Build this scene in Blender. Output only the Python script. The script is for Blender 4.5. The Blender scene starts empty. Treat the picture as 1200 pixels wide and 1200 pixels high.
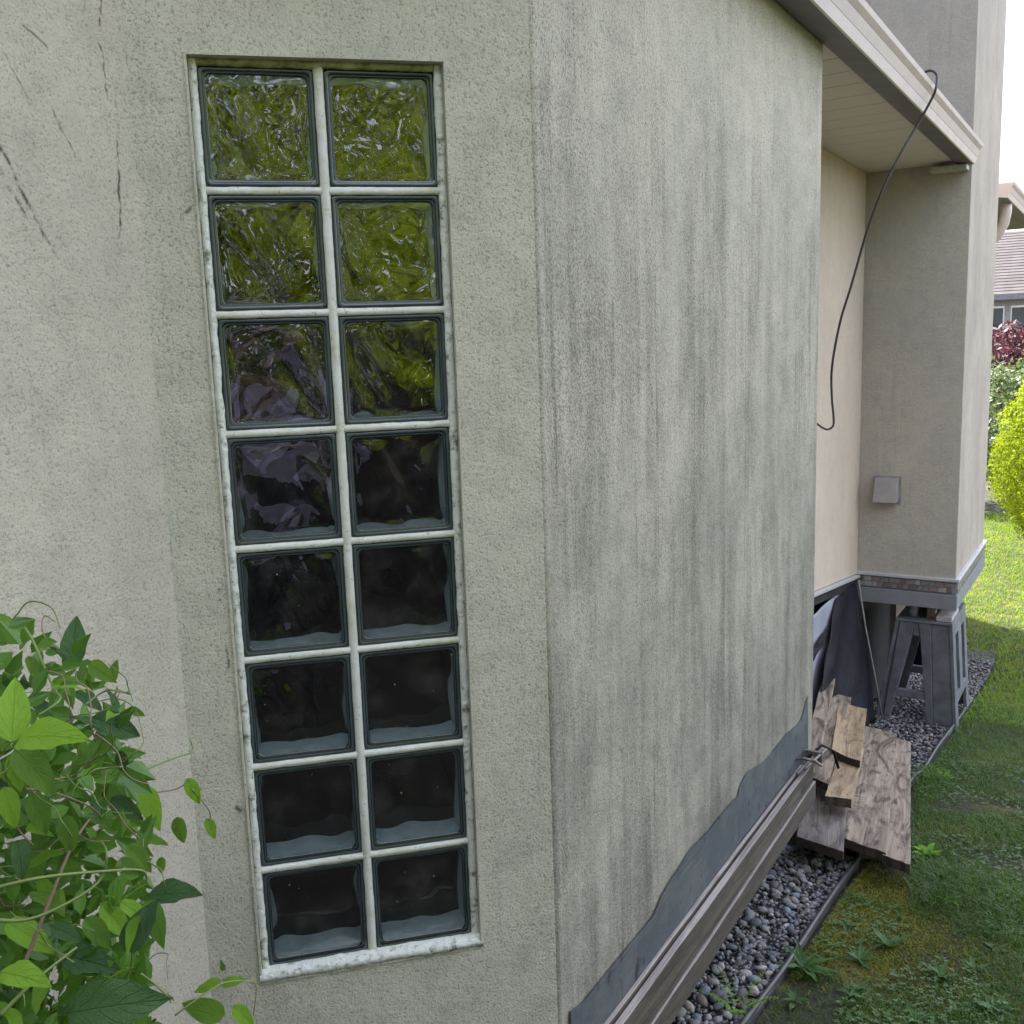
import bpy, bmesh, math, random
import numpy as np
from mathutils import Vector, Matrix, noise as mn
R = math.radians
rnd = random.Random(7)
sc = bpy.context.scene
col = sc.collection

# ------------------------------------------------------------------ camera
CAM = Vector((-0.1025, -1.7824, -0.4789))
def cam_axes(yaw, pitch, roll):
    sy, cy = math.sin(yaw), math.cos(yaw)
    fw = Vector((sy*math.cos(pitch), cy*math.cos(pitch), -math.sin(pitch)))
    rt = Vector((cy, -sy, 0)); dn = fw.cross(rt)
    r = rt*math.cos(roll) + dn*math.sin(roll)
    d = -rt*math.sin(roll) + dn*math.cos(roll)
    return r, d, fw
r_, d_, f_ = cam_axes(R(12.9388), R(9.3651), R(1.9886))
cam = bpy.data.objects.new('camera', bpy.data.cameras.new('camera'))
col.objects.link(cam); sc.camera = cam
cam.matrix_world = Matrix(((r_.x, -d_.x, -f_.x, CAM.x), (r_.y, -d_.y, -f_.y, CAM.y), (r_.z, -d_.z, -f_.z, CAM.z), (0, 0, 0, 1)))
cam.data.sensor_width = 36; cam.data.lens = 36*1162.12/1200
cam.data.clip_start = 0.02; cam.data.clip_end = 600
sc.render.resolution_x = sc.render.resolution_y = 1024

# ------------------------------------------------------------------ light
SUN_AZ = Vector((-0.16, 0.987, 0)).normalized(); SUN_EL = R(50)
sd = bpy.data.lights.new('sun', 'SUN'); sd.energy = 5.0; sd.angle = R(0.55); sd.color = (1.0, 0.93, 0.82)
sun = bpy.data.objects.new('sun', sd); col.objects.link(sun)
to_sun = SUN_AZ*math.cos(SUN_EL) + Vector((0, 0, math.sin(SUN_EL)))
sun.rotation_euler = to_sun.to_track_quat('Z', 'Y').to_euler()
W = bpy.data.worlds.new('World'); sc.world = W; W.use_nodes = True
wn, wl = W.node_tree.nodes, W.node_tree.links
bg = wn['Background']; bg.inputs['Strength'].default_value = 0.14
sky = wn.new('ShaderNodeTexSky'); sky.sky_type = 'NISHITA'; sky.sun_disc = False
sky.sun_elevation = SUN_EL; sky.sun_rotation = math.atan2(SUN_AZ.x, SUN_AZ.y); sky.air_density = 1.0; sky.dust_density = 1.5
tc = wn.new('ShaderNodeTexCoord'); cn = wn.new('ShaderNodeTexNoise'); cn.inputs['Scale'].default_value = 3.2
cn.inputs['Detail'].default_value = 7; cn.inputs['Roughness'].default_value = 0.58
mp = wn.new('ShaderNodeMapping'); mp.inputs['Scale'].default_value = (1, 1, 2.4)
cr = wn.new('ShaderNodeValToRGB'); cr.color_ramp.elements[0].position = 0.36; cr.color_ramp.elements[1].position = 0.6
cn2 = wn.new('ShaderNodeTexNoise'); cn2.inputs['Scale'].default_value = 6.0; cn2.inputs['Detail'].default_value = 5
cr2 = wn.new('ShaderNodeValToRGB'); cr2.color_ramp.elements[0].position = 0.3; cr2.color_ramp.elements[1].position = 0.7
cr2.color_ramp.elements[0].color = (3.6, 3.7, 4.6, 1); cr2.color_ramp.elements[1].color = (6.6, 6.5, 7.2, 1)
mx = wn.new('ShaderNodeMix'); mx.data_type = 'RGBA'
wl.new(tc.outputs['Generated'], mp.inputs['Vector']); wl.new(mp.outputs['Vector'], cn.inputs['Vector']); wl.new(mp.outputs['Vector'], cn2.inputs['Vector'])
wl.new(cn.outputs['Fac'], cr.inputs['Fac']); wl.new(cn2.outputs['Fac'], cr2.inputs['Fac'])
wl.new(cr.outputs['Color'], mx.inputs['Factor']); wl.new(sky.outputs['Color'], mx.inputs['A']); wl.new(cr2.outputs['Color'], mx.inputs['B'])
wl.new(mx.outputs['Result'], bg.inputs['Color'])
sc.view_settings.view_transform = 'Standard'; sc.view_settings.look = 'None'; sc.view_settings.gamma = 1
sc.view_settings.use_curve_mapping = False; sc.view_settings.exposure = 2.2
sc.render.engine = 'CYCLES'
sc.cycles.use_denoising = True; sc.cycles.max_bounces = 10; sc.cycles.transmission_bounces = 8; sc.cycles.sample_clamp_indirect = 6

# ------------------------------------------------------------------ frame of the house: a = along the side wall, o = out from it
KX, KY = 0.368, -0.02
S2 = math.sqrt(0.5)
def P(a, o, z): return Vector((KX + S2*(a+o), KY + S2*(a-o), z))
def ground(a):
    if a < -3.5: return -1.785
    if a < 6.5: return -2.25 - 0.133*a
    return -3.1145 - 0.012*(min(a, 60)-6.5)
def AO(x, y): return ((x-KX)+(y-KY))*S2, ((x-KX)-(y-KY))*S2

# ------------------------------------------------------------------ helpers
def tag(o, label=None, cat=None, group=None, kind=None):
    if label: o['label'] = label
    if cat: o['category'] = cat
    if group: o['group'] = group
    if kind: o['kind'] = kind
    return o
def empty(name, loc=(0, 0, 0), label=None, cat=None, group=None):
    o = bpy.data.objects.new(name, None); o.empty_display_size = 0.1; o.location = loc; col.objects.link(o)
    return tag(o, label, cat, group)
def link(name, me, parent=None, loc=None, mat=None):
    o = bpy.data.objects.new(name, me); col.objects.link(o)
    if parent is not None:
        o.parent = parent
        if loc is None: o.location = -Vector(parent.location)
    if loc is not None: o.location = loc
    return o
class MB:
    def __init__(s): s.v = []; s.f = []; s.m = []; s.uv = None
    def quad(s, a, b, c, d, m=0):
        n = len(s.v); s.v += [tuple(a), tuple(b), tuple(c), tuple(d)]; s.f.append((n, n+1, n+2, n+3)); s.m.append(m)
    def tri(s, a, b, c, m=0):
        n = len(s.v); s.v += [tuple(a), tuple(b), tuple(c)]; s.f.append((n, n+1, n+2)); s.m.append(m)
    def prism(s, pts, vec, m=0):
        """closed polygon pts swept by vec"""
        n = len(s.v); k = len(pts); vec = Vector(vec)
        s.v += [tuple(p) for p in pts] + [tuple(Vector(p)+vec) for p in pts]
        s.f.append(tuple(range(n+k-1, n-1, -1))); s.f.append(tuple(range(n+k, n+2*k))); s.m += [m, m]
        for i in range(k):
            j = (i+1) % k; s.f.append((n+i, n+j, n+k+j, n+k+i)); s.m.append(m)
    def box(s, c, ax, ay, az, m=0):
        c = Vector(c); ax, ay, az = Vector(ax), Vector(ay), Vector(az)
        s.prism([c-ax-ay-az, c+ax-ay-az, c+ax+ay-az, c-ax+ay-az], az*2, m)
    def tube(s, pts, r, n=6, m=0, cap=True):
        pts = [Vector(p) for p in pts]; k0 = len(s.v); k = len(pts)
        up = None
        for i, p in enumerate(pts):
            t = (pts[min(i+1, k-1)] - pts[max(i-1, 0)]).normalized()
            if up is None:
                up = t.orthogonal().normalized()
            up = (up - t*up.dot(t)).normalized(); b = t.cross(up)
            rr = r[i] if isinstance(r, (list, tuple)) else r
            for j in range(n):
                an = 2*math.pi*j/n; s.v.append(tuple(p + up*math.cos(an)*rr + b*math.sin(an)*rr))
        for i in range(k-1):
            for j in range(n):
                a = k0+i*n+j; b2 = k0+i*n+(j+1) % n; s.f.append((a, b2, b2+n, a+n)); s.m.append(m)
        if cap:
            s.f.append(tuple(k0+j for j in range(n-1, -1, -1))); s.f.append(tuple(k0+(k-1)*n+j for j in range(n))); s.m += [m, m]
    def mesh(s, name, mats, smooth=False, uvs=None):
        me = bpy.data.meshes.new(name); me.from_pydata(s.v, [], s.f)
        for m_ in (mats if isinstance(mats, (list, tuple)) else [mats]): me.materials.append(m_)
        me.polygons.foreach_set('material_index', s.m)
        if smooth: me.polygons.foreach_set('use_smooth', [True]*len(s.f))
        me.validate(); me.update()
        return me
    def build(s, name, mats, parent=None, smooth=False, bevel=0, loc=None):
        me = s.mesh(name, mats, smooth)
        bm = bmesh.new(); bm.from_mesh(me); bmesh.ops.remove_doubles(bm, verts=bm.verts, dist=1e-5)
        bmesh.ops.recalc_face_normals(bm, faces=bm.faces) if bevel >= 0 else None
        if bevel > 0:
            bmesh.ops.bevel(bm, geom=[e for e in bm.edges if len(e.link_faces) == 2 and e.calc_face_angle(0) > 0.5], offset=bevel, segments=2, affect='EDGES', profile=0.6)
        bm.to_mesh(me); bm.free()
        return link(name, me, parent, loc)

# ------------------------------------------------------------------ materials
def newmat(name):
    m = bpy.data.materials.new(name); m.use_nodes = True
    return m, m.node_tree.nodes, m.node_tree.links, m.node_tree.nodes['Principled BSDF']
def nmap(n, l, scale=(1, 1, 1), rot=(0, 0, 0), src='Object'):
    t = n.new('ShaderNodeTexCoord'); mp = n.new('ShaderNodeMapping')
    mp.inputs['Scale'].default_value = scale; mp.inputs['Rotation'].default_value = rot
    l.new(t.outputs[src], mp.inputs['Vector']); return mp.outputs['Vector']
def nnoise(n, l, vec, scale, detail=4, rough=0.55, dist=0.0):
    t = n.new('ShaderNodeTexNoise'); t.inputs['Scale'].default_value = scale; t.inputs['Detail'].default_value = detail
    t.inputs['Roughness'].default_value = rough; t.inputs['Distortion'].default_value = dist
    if vec is not None: l.new(vec, t.inputs['Vector'])
    return t.outputs['Fac']
def nramp(n, l, fac, stops):
    r = n.new('ShaderNodeValToRGB'); e = r.color_ramp.elements
    while len(e) < len(stops): e.new(0.5)
    for i, (p, c) in enumerate(stops):
        e[i].position = p; e[i].color = (*(c if isinstance(c, (tuple, list)) else (c, c, c)), 1)
    l.new(fac, r.inputs['Fac']); return r.outputs['Color']
def nmix(n, l, fac, a, b, mode='MIX'):
    x = n.new('ShaderNodeMix'); x.data_type = 'RGBA'; x.blend_type = mode
    for k, v in (('Factor', fac), ('A', a), ('B', b)):
        if isinstance(v, (int, float)): x.inputs[k].default_value = v
        elif isinstance(v, tuple): x.inputs[k].default_value = (*v, 1)
        else: l.new(v, x.inputs[k])
    return x.outputs['Result']
def nmath(n, l, op, a, b=0.0, c=None, clamp=False):
    x = n.new('ShaderNodeMath'); x.operation = op; x.use_clamp = clamp
    for i, v in enumerate((a, b) if c is None else (a, b, c)):
        if isinstance(v, (int, float)): x.inputs[i].default_value = v
        else: l.new(v, x.inputs[i])
    return x.outputs[0]
def nbump(n, l, h, dist, strength=1.0, normal=None):
    b = n.new('ShaderNodeBump'); b.inputs['Distance'].default_value = dist; b.inputs['Strength'].default_value = strength
    l.new(h, b.inputs['Height'])
    if normal is not None: l.new(normal, b.inputs['Normal'])
    return b.outputs['Normal']
def simple(name, c, rough=0.6, metal=0, var=0.25, nscale=12, bump=0.0, bscale=60, spec=0.5):
    m, n, l, b = newmat(name)
    v = nmap(n, l); f = nnoise(n, l, v, nscale, 5, 0.6)
    c2 = tuple(x*(1-var) for x in c); c3 = tuple(min(1, x*(1+var)) for x in c)
    l.new(nramp(n, l, f, [(0.3, c2), (0.7, c3)]), b.inputs['Base Color'])
    b.inputs['Roughness'].default_value = rough; b.inputs['Metallic'].default_value = metal; b.inputs['Specular IOR Level'].default_value = spec
    if bump: l.new(nbump(n, l, nnoise(n, l, v, bscale, 3), bump), b.inputs['Normal'])
    return m

def stucco(name, base, dirt, streak=0.5, grain=1.0, warm=None, lines=(), low=None, wall='b', hm=None):
    """base/dirt colours; streak strength; lines: stains ((t0,z0),(t1,z1),width) in wall coords"""
    m, n, l, b = newmat(name)
    v = nmap(n, l); vs = nmap(n, l, (11, 11, 1.2)); vs2 = nmap(n, l, (38, 38, 2.2))
    g0 = nnoise(n, l, v, 215, 3, 0.75, 0.2); g2 = nnoise(n, l, v, 60, 3, 0.6)
    big = nnoise(n, l, v, 2.2, 5, 0.6); mid = nnoise(n, l, v, 14, 5, 0.65)
    st = nnoise(n, l, vs, 1.0, 6, 0.62, 0.5); st2 = nnoise(n, l, vs2, 1.0, 4, 0.6)
    g = g0
    sx = n.new('ShaderNodeSeparateXYZ'); l.new(v, sx.inputs[0])
    pat = nramp(n, l, nnoise(n, l, nmap(n, l, (3.6, 3.6, 1.6)), 1.0, 4, 0.6, 0.6), [(0.38, 0.18), (0.66, 1)])
    if hm: hmask = nmath(n, l, 'MULTIPLY_ADD', nmath(n, l, 'DIVIDE', nmath(n, l, 'SUBTRACT', hm[0], sx.outputs['Z']), hm[0]-hm[1], clamp=True), 0.62, 0.38)
    else: hmask = nmath(n, l, 'ADD', 1.0, 0.0)
    pat = nmath(n, l, 'MULTIPLY', pat, hmask)
    drip = nramp(n, l, nnoise(n, l, nmap(n, l, (62, 62, 1.5)), 1.0, 5, 0.65, 0.3), [(0.54, 0), (0.68, 1)])
    drip = nmath(n, l, 'MULTIPLY', drip, pat)
    stm = nramp(n, l, st, [(0.42, 0), (0.72, 1)]); stm2 = nramp(n, l, st2, [(0.42, 0), (0.75, 1)])
    bigm = nramp(n, l, big, [(0.35, 0.25), (0.68, 1)])
    c = nmix(n, l, nramp(n, l, big, [(0.35, 0), (0.65, 1)]), base, warm or tuple(x*0.88 for x in base))
    c = nmix(n, l, nmath(n, l, 'MULTIPLY', nramp(n, l, mid, [(0.45, 0), (0.75, 1)]), 0.22), c, dirt)
    sm = nmath(n, l, 'MULTIPLY', nmath(n, l, 'MULTIPLY', stm, pat), streak*0.34)
    c = nmix(n, l, sm, c, dirt)
    c = nmix(n, l, nmath(n, l, 'MULTIPLY', nmath(n, l, 'MULTIPLY', stm2, pat), streak*0.24), c, dirt)
    c = nmix(n, l, nmath(n, l, 'MULTIPLY', drip, 0.42*streak), c, dirt)
    gj = nmath(n, l, 'SUBTRACT', g, nmath(n, l, 'MULTIPLY', nmath(n, l, 'ADD', sm, nmath(n, l, 'MULTIPLY', nmath(n, l, 'ADD', drip, pat), 0.40*streak)), 0.16))
    pits = nramp(n, l, gj, [(0.34, 1), (0.46, 0)])
    pf = nmath(n, l, 'MULTIPLY', pits, nmath(n, l, 'MULTIPLY_ADD', sm, 0.6, 0.55*grain), clamp=True)
    c = nmix(n, l, pf, c, tuple(x*0.6 for x in dirt))
    t = nmath(n, l, 'MULTIPLY', nmath(n, l, 'ADD', sx.outputs['X'], sx.outputs['Y']), S2) if wall == 'b' else sx.outputs['X']
    wob = nmath(n, l, 'MULTIPLY_ADD', mid, 0.024, -0.012)
    for (t0, z0), (t1, z1), w, k in lines:
        dt, dz = t1-t0, z1-z0; L = math.hypot(dt, dz); dt /= L; dz /= L
        ta = nmath(n, l, 'SUBTRACT', t, t0); za = nmath(n, l, 'SUBTRACT', sx.outputs['Z'], z0)
        al = nmath(n, l, 'ADD', nmath(n, l, 'MULTIPLY', ta, dt), nmath(n, l, 'MULTIPLY', za, dz))
        ac = nmath(n, l, 'ABSOLUTE', nmath(n, l, 'ADD', nmath(n, l, 'ADD', nmath(n, l, 'MULTIPLY', ta, -dz), nmath(n, l, 'MULTIPLY', za, dt)), wob))
        m1 = nmath(n, l, 'SUBTRACT', 1.0, nmath(n, l, 'DIVIDE', ac, w), clamp=True)
        m2 = nmath(n, l, 'SUBTRACT', 1.0, nmath(n, l, 'DIVIDE', nmath(n, l, 'ABSOLUTE', nmath(n, l, 'SUBTRACT', al, L/2)), L/2), clamp=True)
        m2 = nmath(n, l, 'MULTIPLY', m2, 4.0, clamp=True)
        brk = nramp(n, l, g2, [(0.4, 0), (0.56, 1)])
        mm = nmath(n, l, 'MULTIPLY', nmath(n, l, 'MULTIPLY', nmath(n, l, 'MULTIPLY', m1, m2), brk), k)
        c = nmix(n, l, mm, c, tuple(x*0.3 for x in dirt))
    if low:   # grime rising from the bottom edge, broken up by the streak noise
        z0, z1, k = low
        zz = nmath(n, l, 'DIVIDE', nmath(n, l, 'SUBTRACT', z1, sx.outputs['Z']), z1-z0, clamp=True)
        zf = nmath(n, l, 'MULTIPLY', nmath(n, l, 'MULTIPLY', zz, nmath(n, l, 'MULTIPLY', nramp(n, l, st, [(0.3, 0.5), (0.66, 1)]), nramp(n, l, big, [(0.35, 0.55), (0.65, 1)]))), k)
        zf = nmath(n, l, 'MULTIPLY', zf, nramp(n, l, mid, [(0.25, 0.75), (0.7, 1)]))
        c = nmix(n, l, zf, c, dirt)
    l.new(c, b.inputs['Base Color']); b.inputs['Roughness'].default_value = 0.92; b.inputs['Specular IOR Level'].default_value = 0.25
    h = nmath(n, l, 'ADD', g, nmath(n, l, 'MULTIPLY', g2, 0.8))
    nb = nbump(n, l, h, 0.0036*grain, 0.85)
    nb = nbump(n, l, big, 0.03, 0.5, nb)
    l.new(nb, b.inputs['Normal'])
    return m

M = {}
DIRT = (0.118, 0.115, 0.09)
M['stucco_left'] = stucco('stucco_left', (0.60, 0.565, 0.45), (0.19, 0.175, 0.14), 0.3, 0.8, (0.51, 0.48, 0.39),
    lines=[((-0.470, -0.140), (-0.385, -0.325), 0.0045, 1.0), ((-0.264, 0.080), (-0.266, 0.030), 0.003, 1.0), ((-0.270, 0.012), (-0.269, -0.072), 0.0022, 0.9), ((-0.257, -0.120), (-0.268, -0.300), 0.003, 1.0),
           ((-0.405, 0.007), (-0.340, -0.035), 0.003, 0.7), ((-0.462, -0.200), (-0.425, -0.27), 0.004, 0.8), ((-0.368, -0.100), (-0.330, -0.180), 0.003, 0.8), ((-0.439, -0.040), (-0.400, -0.100), 0.003, 0.6)])
M['stucco_front'] = stucco('stucco_front', (0.625, 0.605, 0.485), DIRT, 0.36, 0.85, (0.56, 0.55, 0.445), wall='x',
    lines=[((-0.225, -0.86), (-0.226, -0.90), 0.006, 0.9), ((-0.222, -0.98), (-0.223, -1.03), 0.004, 0.9), ((-0.232, -1.28), (-0.218, -1.29), 0.007, 0.9), ((-0.24, -0.25), (-0.22, -0.23), 0.006, 0.8)])
M['stucco_side'] = stucco('stucco_side', (0.57, 0.54, 0.43), (0.092, 0.090, 0.070), 1.0, 1.0, (0.49, 0.47, 0.38), low=(-2.0, 0.45, 1.0), hm=(0.45, -0.6))
M['stucco_smooth'] = stucco('stucco_smooth', (0.56, 0.475, 0.365), (0.30, 0.255, 0.20), 0.25, 0.5, (0.50, 0.43, 0.34))
M['stucco_chase'] = stucco('stucco_chase', (0.48, 0.42, 0.34), (0.22, 0.20, 0.18), 0.8, 0.5, (0.40, 0.35, 0.29))
M['stucco_upper'] = stucco('stucco_upper', (0.33, 0.34, 0.32), (0.2, 0.2, 0.2), 0.2, 0.3)
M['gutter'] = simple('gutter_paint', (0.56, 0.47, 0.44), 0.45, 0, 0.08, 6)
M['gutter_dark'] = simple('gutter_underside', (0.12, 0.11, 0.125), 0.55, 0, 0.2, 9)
M['trim'] = simple('trim_paint', (0.42, 0.41, 0.42), 0.5, 0, 0.12, 8)
M['trim_grey'] = simple('trim_grey', (0.20, 0.205, 0.22), 0.6, 0, 0.15, 8)
M['flash'] = simple('flashing', (0.55, 0.55, 0.56), 0.35, 0.3, 0.1)
m, n, l, b = newmat('white_paint_mortar')
v = nmap(n, l); f = nnoise(n, l, v, 9, 5, 0.65); f2_ = nnoise(n, l, v, 120, 4, 0.7)
c = nmix(n, l, nramp(n, l, f, [(0.45, 0), (0.68, 0.8)]), (0.68, 0.70, 0.64), (0.50, 0.50, 0.36))
l.new(nmix(n, l, nramp(n, l, f2_, [(0.30, 0.8), (0.40, 0)]), c, (0.22, 0.22, 0.16)), b.inputs['Base Color']); b.inputs['Roughness'].default_value = 0.55
l.new(nbump(n, l, f2_, 0.002), b.inputs['Normal']); M['white'] = m
M['dark'] = simple('dark_foundation', (0.02, 0.0185, 0.017), 0.95, 0, 0.4, 6, 0.004, 40)
M['ply'] = simple('old_plywood', (0.13, 0.10, 0.075), 0.85, 0, 0.35, 9)
M['black'] = simple('black_sheet', (0.008, 0.0085, 0.013), 0.6, 0, 0.4, 5, 0.01, 12, 0.2)
M['plastic'] = simple('grey_plastic', (0.13, 0.135, 0.15), 0.55, 0, 0.38, 9, 0.002, 90)
M['cable'] = simple('cable_jacket', (0.05, 0.05, 0.055), 0.45)
M['steel'] = simple('steel', (0.20, 0.18, 0.16), 0.6, 0.7, 0.5, 60)
M['edging'] = simple('edging_plastic', (0.045, 0.043, 0.042), 0.45, 0, 0.4, 25)
M['roof'] = simple('roof_shingle', (0.17, 0.15, 0.15), 0.9, 0, 0.3, 30, 0.004, 60)

# caulk with chips
m, n, l, b = newmat('chipped_caulk')
v = nmap(n, l); f = nnoise(n, l, v, 55, 5, 0.7)
l.new(nramp(n, l, f, [(0.34, (0.2, 0.21, 0.15)), (0.46, (0.68, 0.71, 0.64)), (0.8, (0.74, 0.77, 0.72))]), b.inputs['Base Color'])
b.inputs['Roughness'].default_value = 0.5; l.new(nbump(n, l, nnoise(n, l, v, 90, 4), 0.004), b.inputs['Normal']); M['caulk'] = m
# mossy caulk at the head of the opening
m, n, l, b = newmat('mossy_caulk')
v = nmap(n, l); f = nnoise(n, l, v, 30, 5, 0.7)
l.new(nramp(n, l, f, [(0.3, (0.08, 0.08, 0.03)), (0.5, (0.34, 0.34, 0.14)), (0.7, (0.52, 0.52, 0.33))]), b.inputs['Base Color'])
b.inputs['Roughness'].default_value = 0.7; l.new(nbump(n, l, f, 0.004), b.inputs['Normal']); M['mosscaulk'] = m

# soffit vinyl with rows of perforations
m, n, l, b = newmat('perforated_vinyl')
v = nmap(n, l, (1, 1, 1), (0, 0, R(-45)))
vo = n.new('ShaderNodeTexVoronoi'); vo.inputs['Scale'].default_value = 1.0; vo.inputs['Randomness'].default_value = 0.0
mpp = n.new('ShaderNodeMapping'); mpp.inputs['Scale'].default_value = (115, 115, 0.001); l.new(v, mpp.inputs['Vector']); l.new(mpp.outputs['Vector'], vo.inputs['Vector'])
hole = nramp(n, l, vo.outputs['Distance'], [(0.15, 1), (0.4, 0)])
l.new(nmix(n, l, hole, (0.68, 0.64, 0.58), (0.30, 0.275, 0.24)), b.inputs['Base Color']); b.inputs['Roughness'].default_value = 0.5; M['soffit'] = m

# glass
def glass(name, tint=(0.985, 1.0, 1.0)):
    m, n, l, b = newmat(name); n.remove(b)
    g = n.new('ShaderNodeBsdfGlass'); g.inputs['IOR'].default_value = 1.75; g.inputs['Roughness'].default_value = 0.0; g.inputs['Color'].default_value = (*tint, 1)
    t = n.new('ShaderNodeNewGeometry'); vo = n.new('ShaderNodeTexVoronoi'); vo.inputs['Scale'].default_value = 55; l.new(t.outputs['Position'], vo.inputs['Vector'])
    sc1 = n.new('ShaderNodeSeparateColor'); l.new(vo.outputs['Color'], sc1.inputs[0])
    rad = nmath(n, l, 'MULTIPLY', nmath(n, l, 'SUBTRACT', sc1.outputs[0], 0.72, clamp=True), 0.35)
    spk = nmath(n, l, 'LESS_THAN', vo.outputs['Distance'], rad)
    film = nramp(n, l, nnoise(n, l, t.outputs['Position'], 16, 5, 0.65), [(0.5, 0.0), (0.85, 0.10)])
    df = n.new('ShaderNodeBsdfDiffuse'); df.inputs['Color'].default_value = (0.36, 0.36, 0.33, 1)
    ms = n.new('ShaderNodeMixShader'); l.new(nmath(n, l, 'MAXIMUM', nmath(n, l, 'MULTIPLY', spk, 0.8), film), ms.inputs[0]); l.new(g.outputs[0], ms.inputs[1]); l.new(df.outputs[0], ms.inputs[2])
    l.new(ms.outputs[0], n['Material Output'].inputs['Surface']); return m
M['glass'] = glass('wavy_glass')
M['rim'] = simple('glass_block_rim', (0.012, 0.019, 0.021), 0.1, 0, 0.3, 20, 0, 60, 0.8)
M['rim_in'] = simple('glass_block_rim_inner', (0.06, 0.08, 0.085), 0.15, 0, 0.2, 20, 0, 60, 0.8)
M['chamber'] = simple('glass_block_chamber', (0.70, 0.86, 0.99), 0.2, 0, 0.15, 30, 0.001, 80)
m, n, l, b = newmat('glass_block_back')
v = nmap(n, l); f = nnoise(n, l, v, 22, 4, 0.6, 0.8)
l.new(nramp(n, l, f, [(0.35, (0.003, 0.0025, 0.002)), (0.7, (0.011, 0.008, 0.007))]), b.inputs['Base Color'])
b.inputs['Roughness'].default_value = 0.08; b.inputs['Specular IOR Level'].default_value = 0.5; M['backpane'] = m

# wood
def wood(name, c1, c2, c3, sc_=(1.2, 26, 26), stain=0.5, rough=0.8):
    m, n, l, b = newmat(name)
    oi = n.new('ShaderNodeObjectInfo'); t = n.new('ShaderNodeTexCoord'); ad = n.new('ShaderNodeVectorMath'); ad.operation = 'ADD'
    l.new(t.outputs['Object'], ad.inputs[0])
    cmb = n.new('ShaderNodeCombineXYZ'); l.new(nmath(n, l, 'MULTIPLY', oi.outputs['Random'], 37.0), cmb.inputs[0]); l.new(nmath(n, l, 'MULTIPLY', oi.outputs['Random'], 11.0), cmb.inputs[1])
    l.new(cmb.outputs[0], ad.inputs[1])
    mp = n.new('ShaderNodeMapping'); mp.inputs['Scale'].default_value = sc_; l.new(ad.outputs[0], mp.inputs['Vector'])
    mp2 = n.new('ShaderNodeMapping'); mp2.inputs['Scale'].default_value = (2.2, 9, 9); l.new(ad.outputs[0], mp2.inputs['Vector'])
    g = nnoise(n, l, mp.outputs['Vector'], 1, 6, 0.65, 1.2); k = nnoise(n, l, mp2.outputs['Vector'], 1.0, 5, 0.65, 2.4)
    fine = nnoise(n, l, mp.outputs['Vector'], 5, 4, 0.7)
    c = nramp(n, l, g, [(0.28, c1), (0.5, c2), (0.72, c3)])
    c = nmix(n, l, nmath(n, l, 'MULTIPLY', nramp(n, l, k, [(0.47, 0), (0.62, 1)]), stain), c, tuple(x*0.22 for x in c1))
    c = nmix(n, l, nmath(n, l, 'MULTIPLY', nramp(n, l, fine, [(0.5, 0), (0.7, 1)]), 0.35), c, tuple(x*0.4 for x in c1))
    vk = n.new('ShaderNodeTexVoronoi'); vk.inputs['Scale'].default_value = 1.0; mk = n.new('ShaderNodeMapping'); mk.inputs['Scale'].default_value = (2.6, 8.5, 8.5); l.new(ad.outputs[0], mk.inputs['Vector']); l.new(mk.outputs['Vector'], vk.inputs['Vector'])
    kn = nramp(n, l, vk.outputs['Distance'], [(0.05, 1), (0.11, 0)])
    c = nmix(n, l, nmath(n, l, 'MULTIPLY', kn, 0.8), c, tuple(x*0.28 for x in c1))
    ms_ = n.new('ShaderNodeMapping'); ms_.inputs['Scale'].default_value = (0.9, 38, 38); l.new(ad.outputs[0], ms_.inputs['Vector'])
    crk = nramp(n, l, nnoise(n, l, ms_.outputs['Vector'], 1, 2, 0.5), [(0.70, 0), (0.73, 1)])
    c = nmix(n, l, nmath(n, l, 'MULTIPLY', crk, 0.85), c, (0.012, 0.009, 0.007))
    l.new(c, b.inputs['Base Color']); b.inputs['Roughness'].default_value = rough
    l.new(nbump(n, l, nmath(n, l, 'ADD', g, nmath(n, l, 'MULTIPLY', fine, 0.6)), 0.004), b.inputs['Normal']); return m
M['plank'] = wood('weathered_plank', (0.12, 0.088, 0.062), (0.29, 0.23, 0.165), (0.44, 0.365, 0.275), stain=0.8)
M['plank_tan'] = wood('tan_plank', (0.19, 0.125, 0.07), (0.38, 0.275, 0.16), (0.49, 0.38, 0.235), stain=0.5)
M['plank_grey'] = wood('grey_plank', (0.09, 0.075, 0.065), (0.17, 0.145, 0.13), (0.25, 0.225, 0.20), stain=0.6)
M['plank_end'] = wood('dark_end_grain', (0.03, 0.022, 0.016), (0.055, 0.04, 0.03), (0.08, 0.06, 0.045), (30, 30, 30))
M['beam'] = wood('grey_beam', (0.042, 0.034, 0.024), (0.078, 0.065, 0.048), (0.13, 0.112, 0.085), stain=0.4)
M['beam_top'] = wood('pale_beam_edge', (0.2, 0.17, 0.15), (0.36, 0.32, 0.29), (0.45, 0.42, 0.38), stain=0.3)

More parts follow.
